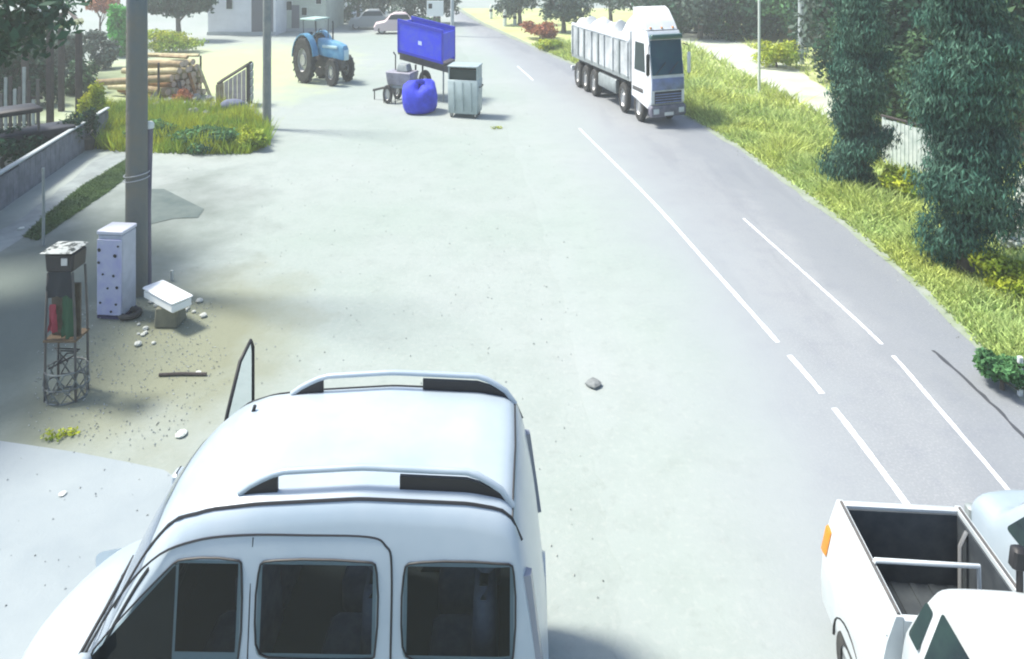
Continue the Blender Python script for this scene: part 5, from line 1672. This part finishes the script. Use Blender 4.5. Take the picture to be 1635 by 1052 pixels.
# ------------------------------------------------------------------ far houses
def house(name, label, x0, x1, ybase, h, wall_m, wins, door=None, depth=7.0, roof_m=None):
    a, b_ = G(x0, ybase), G(x1, ybase)
    w = b_.x - a.x
    t = thing(name, label, 'house', (a.x, a.y, 0))
    MB().box(0, w, 0, depth, 0, h).build('wall', wall_m, t)
    rf = MB().prism([(-0.4, h + 0.01), (w + 0.4, h + 0.01), (w / 2, h + 1.9)], -0.5, depth + 0.5).build('roof', roof_m or mat('roof_tile', (0.22, 0.11, 0.08), 0.8), t)
    k = a.y / F
    for px0, px1, py0, py1 in wins:
        X0, X1 = (px0 - x0) * k, (px1 - x0) * k
        Z0, Z1 = H - (py1 - HY) * k, H - (py0 - HY) * k
        wv = MB().box(X0 - 0.06, X1 + 0.06, -0.05, -0.003, Z0 - 0.06, Z1 + 0.06).build('window', M_BLOOM, t)
        MB().box(X0, X1, -0.07, -0.051, Z0, Z1).build('pane', M_GLASS, wv)
    if door:
        X0, X1 = (door[0] - x0) * k, (door[1] - x0) * k
        Z1 = H - (door[2] - HY) * k
        MB().box(X0, X1, -0.06, -0.003, 0.02, Z1).build('door', mat('grey_door', (0.09, 0.10, 0.12), 0.7), t)
    MB().box(-0.05, w + 0.05, -0.12, -0.002, 0, 0.3).build('plinth', M_CONC, t)
    return t


M_HW = mat('white_render', (0.70, 0.72, 0.74), 0.85, col2=(0.62, 0.64, 0.66), scale=1.0)
M_HB = mat('pale_green_render', (0.48, 0.54, 0.46), 0.85, col2=(0.40, 0.45, 0.38), scale=1.0)
house('white_house', 'white rendered house at the top edge left of the thinner utility pole', 332, 440, 56, 6.0, M_HW, [(362, 371, -20, 14), (338, 346, -20, 6)], door=(402, 436, -30))
house('green_house', 'pale green far house right of the thinner utility pole', 448, 520, 50, 6.0, M_HB, [(456, 466, 2, 16), (482, 490, 12, 24), (505, 513, -10, 6)], door=(466, 478, 8))
house('white_house', 'small white far house with dark window behind the tractor', 520, 556, 26, 6.5, M_HW, [(528, 535, -4, 8), (545, 550, -4, 8)], depth=8)
# dark hedge below that house
tree('hedge_bush', 'dark clipped hedge in front of the small far house behind the tractor', 'hedge', G(530, 36), (0, 0), [(x, 0, 0.7, 0.8, 0.6, 0.7) for x in (-1.6, -0.8, 0, 0.8, 1.6)], 1800, 0.14, M_LEAFD)
tree('green_bush', 'small vivid green bush above the blue trailer', 'bush', G(668, 46), (0, 0), round_blobs(0.6, 1.8, 0.6, 8), 1500, 0.14, M_LEAFM)
# pale pink car parked far behind
pc = thing('parked_car', 'pale pink car parked far behind between tractor and trailer', 'car', G(632, 53), rz=R(8))
FC = Car([(-1.9, 0.7), (-1.8, 1.0), (-1.0, 1.15), (-0.5, 1.7), (-0.1, 1.9), (0.9, 1.88), (1.4, 1.3), (1.8, 1.15), (1.9, 0.6)], [(0.3, 0.8), (1.0, 0.82), (1.3, 0.78), (1.9, 0.6)],
         [(-1.9, 0.85), (-1.4, 1.0), (1.4, 1.0), (1.9, 0.88)], 0.3, 0.1, 0.1, 0.2, 0.12)
FC.body(40).build('body', mat('pale_pink_paint', (0.55, 0.45, 0.46), 0.45), pc, 40)
for sg in (-1, 1):
    rounded_patch(lambda u, v: FC.side(u, v, 0.01, sg), -0.7, 1.3, 1.3, 1.72, 0.06, 0.06, slant=0.3, slant2=-0.25).build('window', M_GLASS, pc, 40)
    for x in (-1.2, 1.2):
        wheel(pc, (x, sg * 0.7, 0.36), 0.36, 0.2)

c2 = pc.copy()
COL.objects.link(c2)
c2.location = G(590, 46)
c2['label'] = 'grey car parked far behind the tractor nose'
for ch in list(pc.children):
    k_ = ch.copy()
    COL.objects.link(k_)
    k_.parent = c2
    if k_.name.startswith('body'):
        k_.data = ch.data.copy()
        k_.data.materials[0] = mat('grey_car_paint', (0.20, 0.23, 0.24), 0.4)
    for g_ in list(ch.children):
        h_ = g_.copy()
        COL.objects.link(h_)
        h_.parent = k_
for c_ in (pc, c2):
    c_['group'] = 'cars parked far behind the tractor'

# ------------------------------------------------------------------ hazy air
hz = MB()
hz.box(-300, 300, -30, 420, -1.0, 14.0)
hv = bpy.data.materials.new('hazy_air')
hv.use_nodes = True
nt = hv.node_tree
for n_ in list(nt.nodes):
    nt.nodes.remove(n_)
pv = nt.nodes.new('ShaderNodeVolumePrincipled')
pv.inputs['Color'].default_value = (0.95, 1.0, 0.95, 1)
pv.inputs['Density'].default_value = 0.0030
pv.inputs['Anisotropy'].default_value = 0.3
mo = nt.nodes.new('ShaderNodeOutputMaterial')
nt.links.new(pv.outputs[0], mo.inputs['Volume'])
ho = hz.build('haze', hv)
tag(ho, 'thin pale haze over the street', 'haze', kind='stuff')
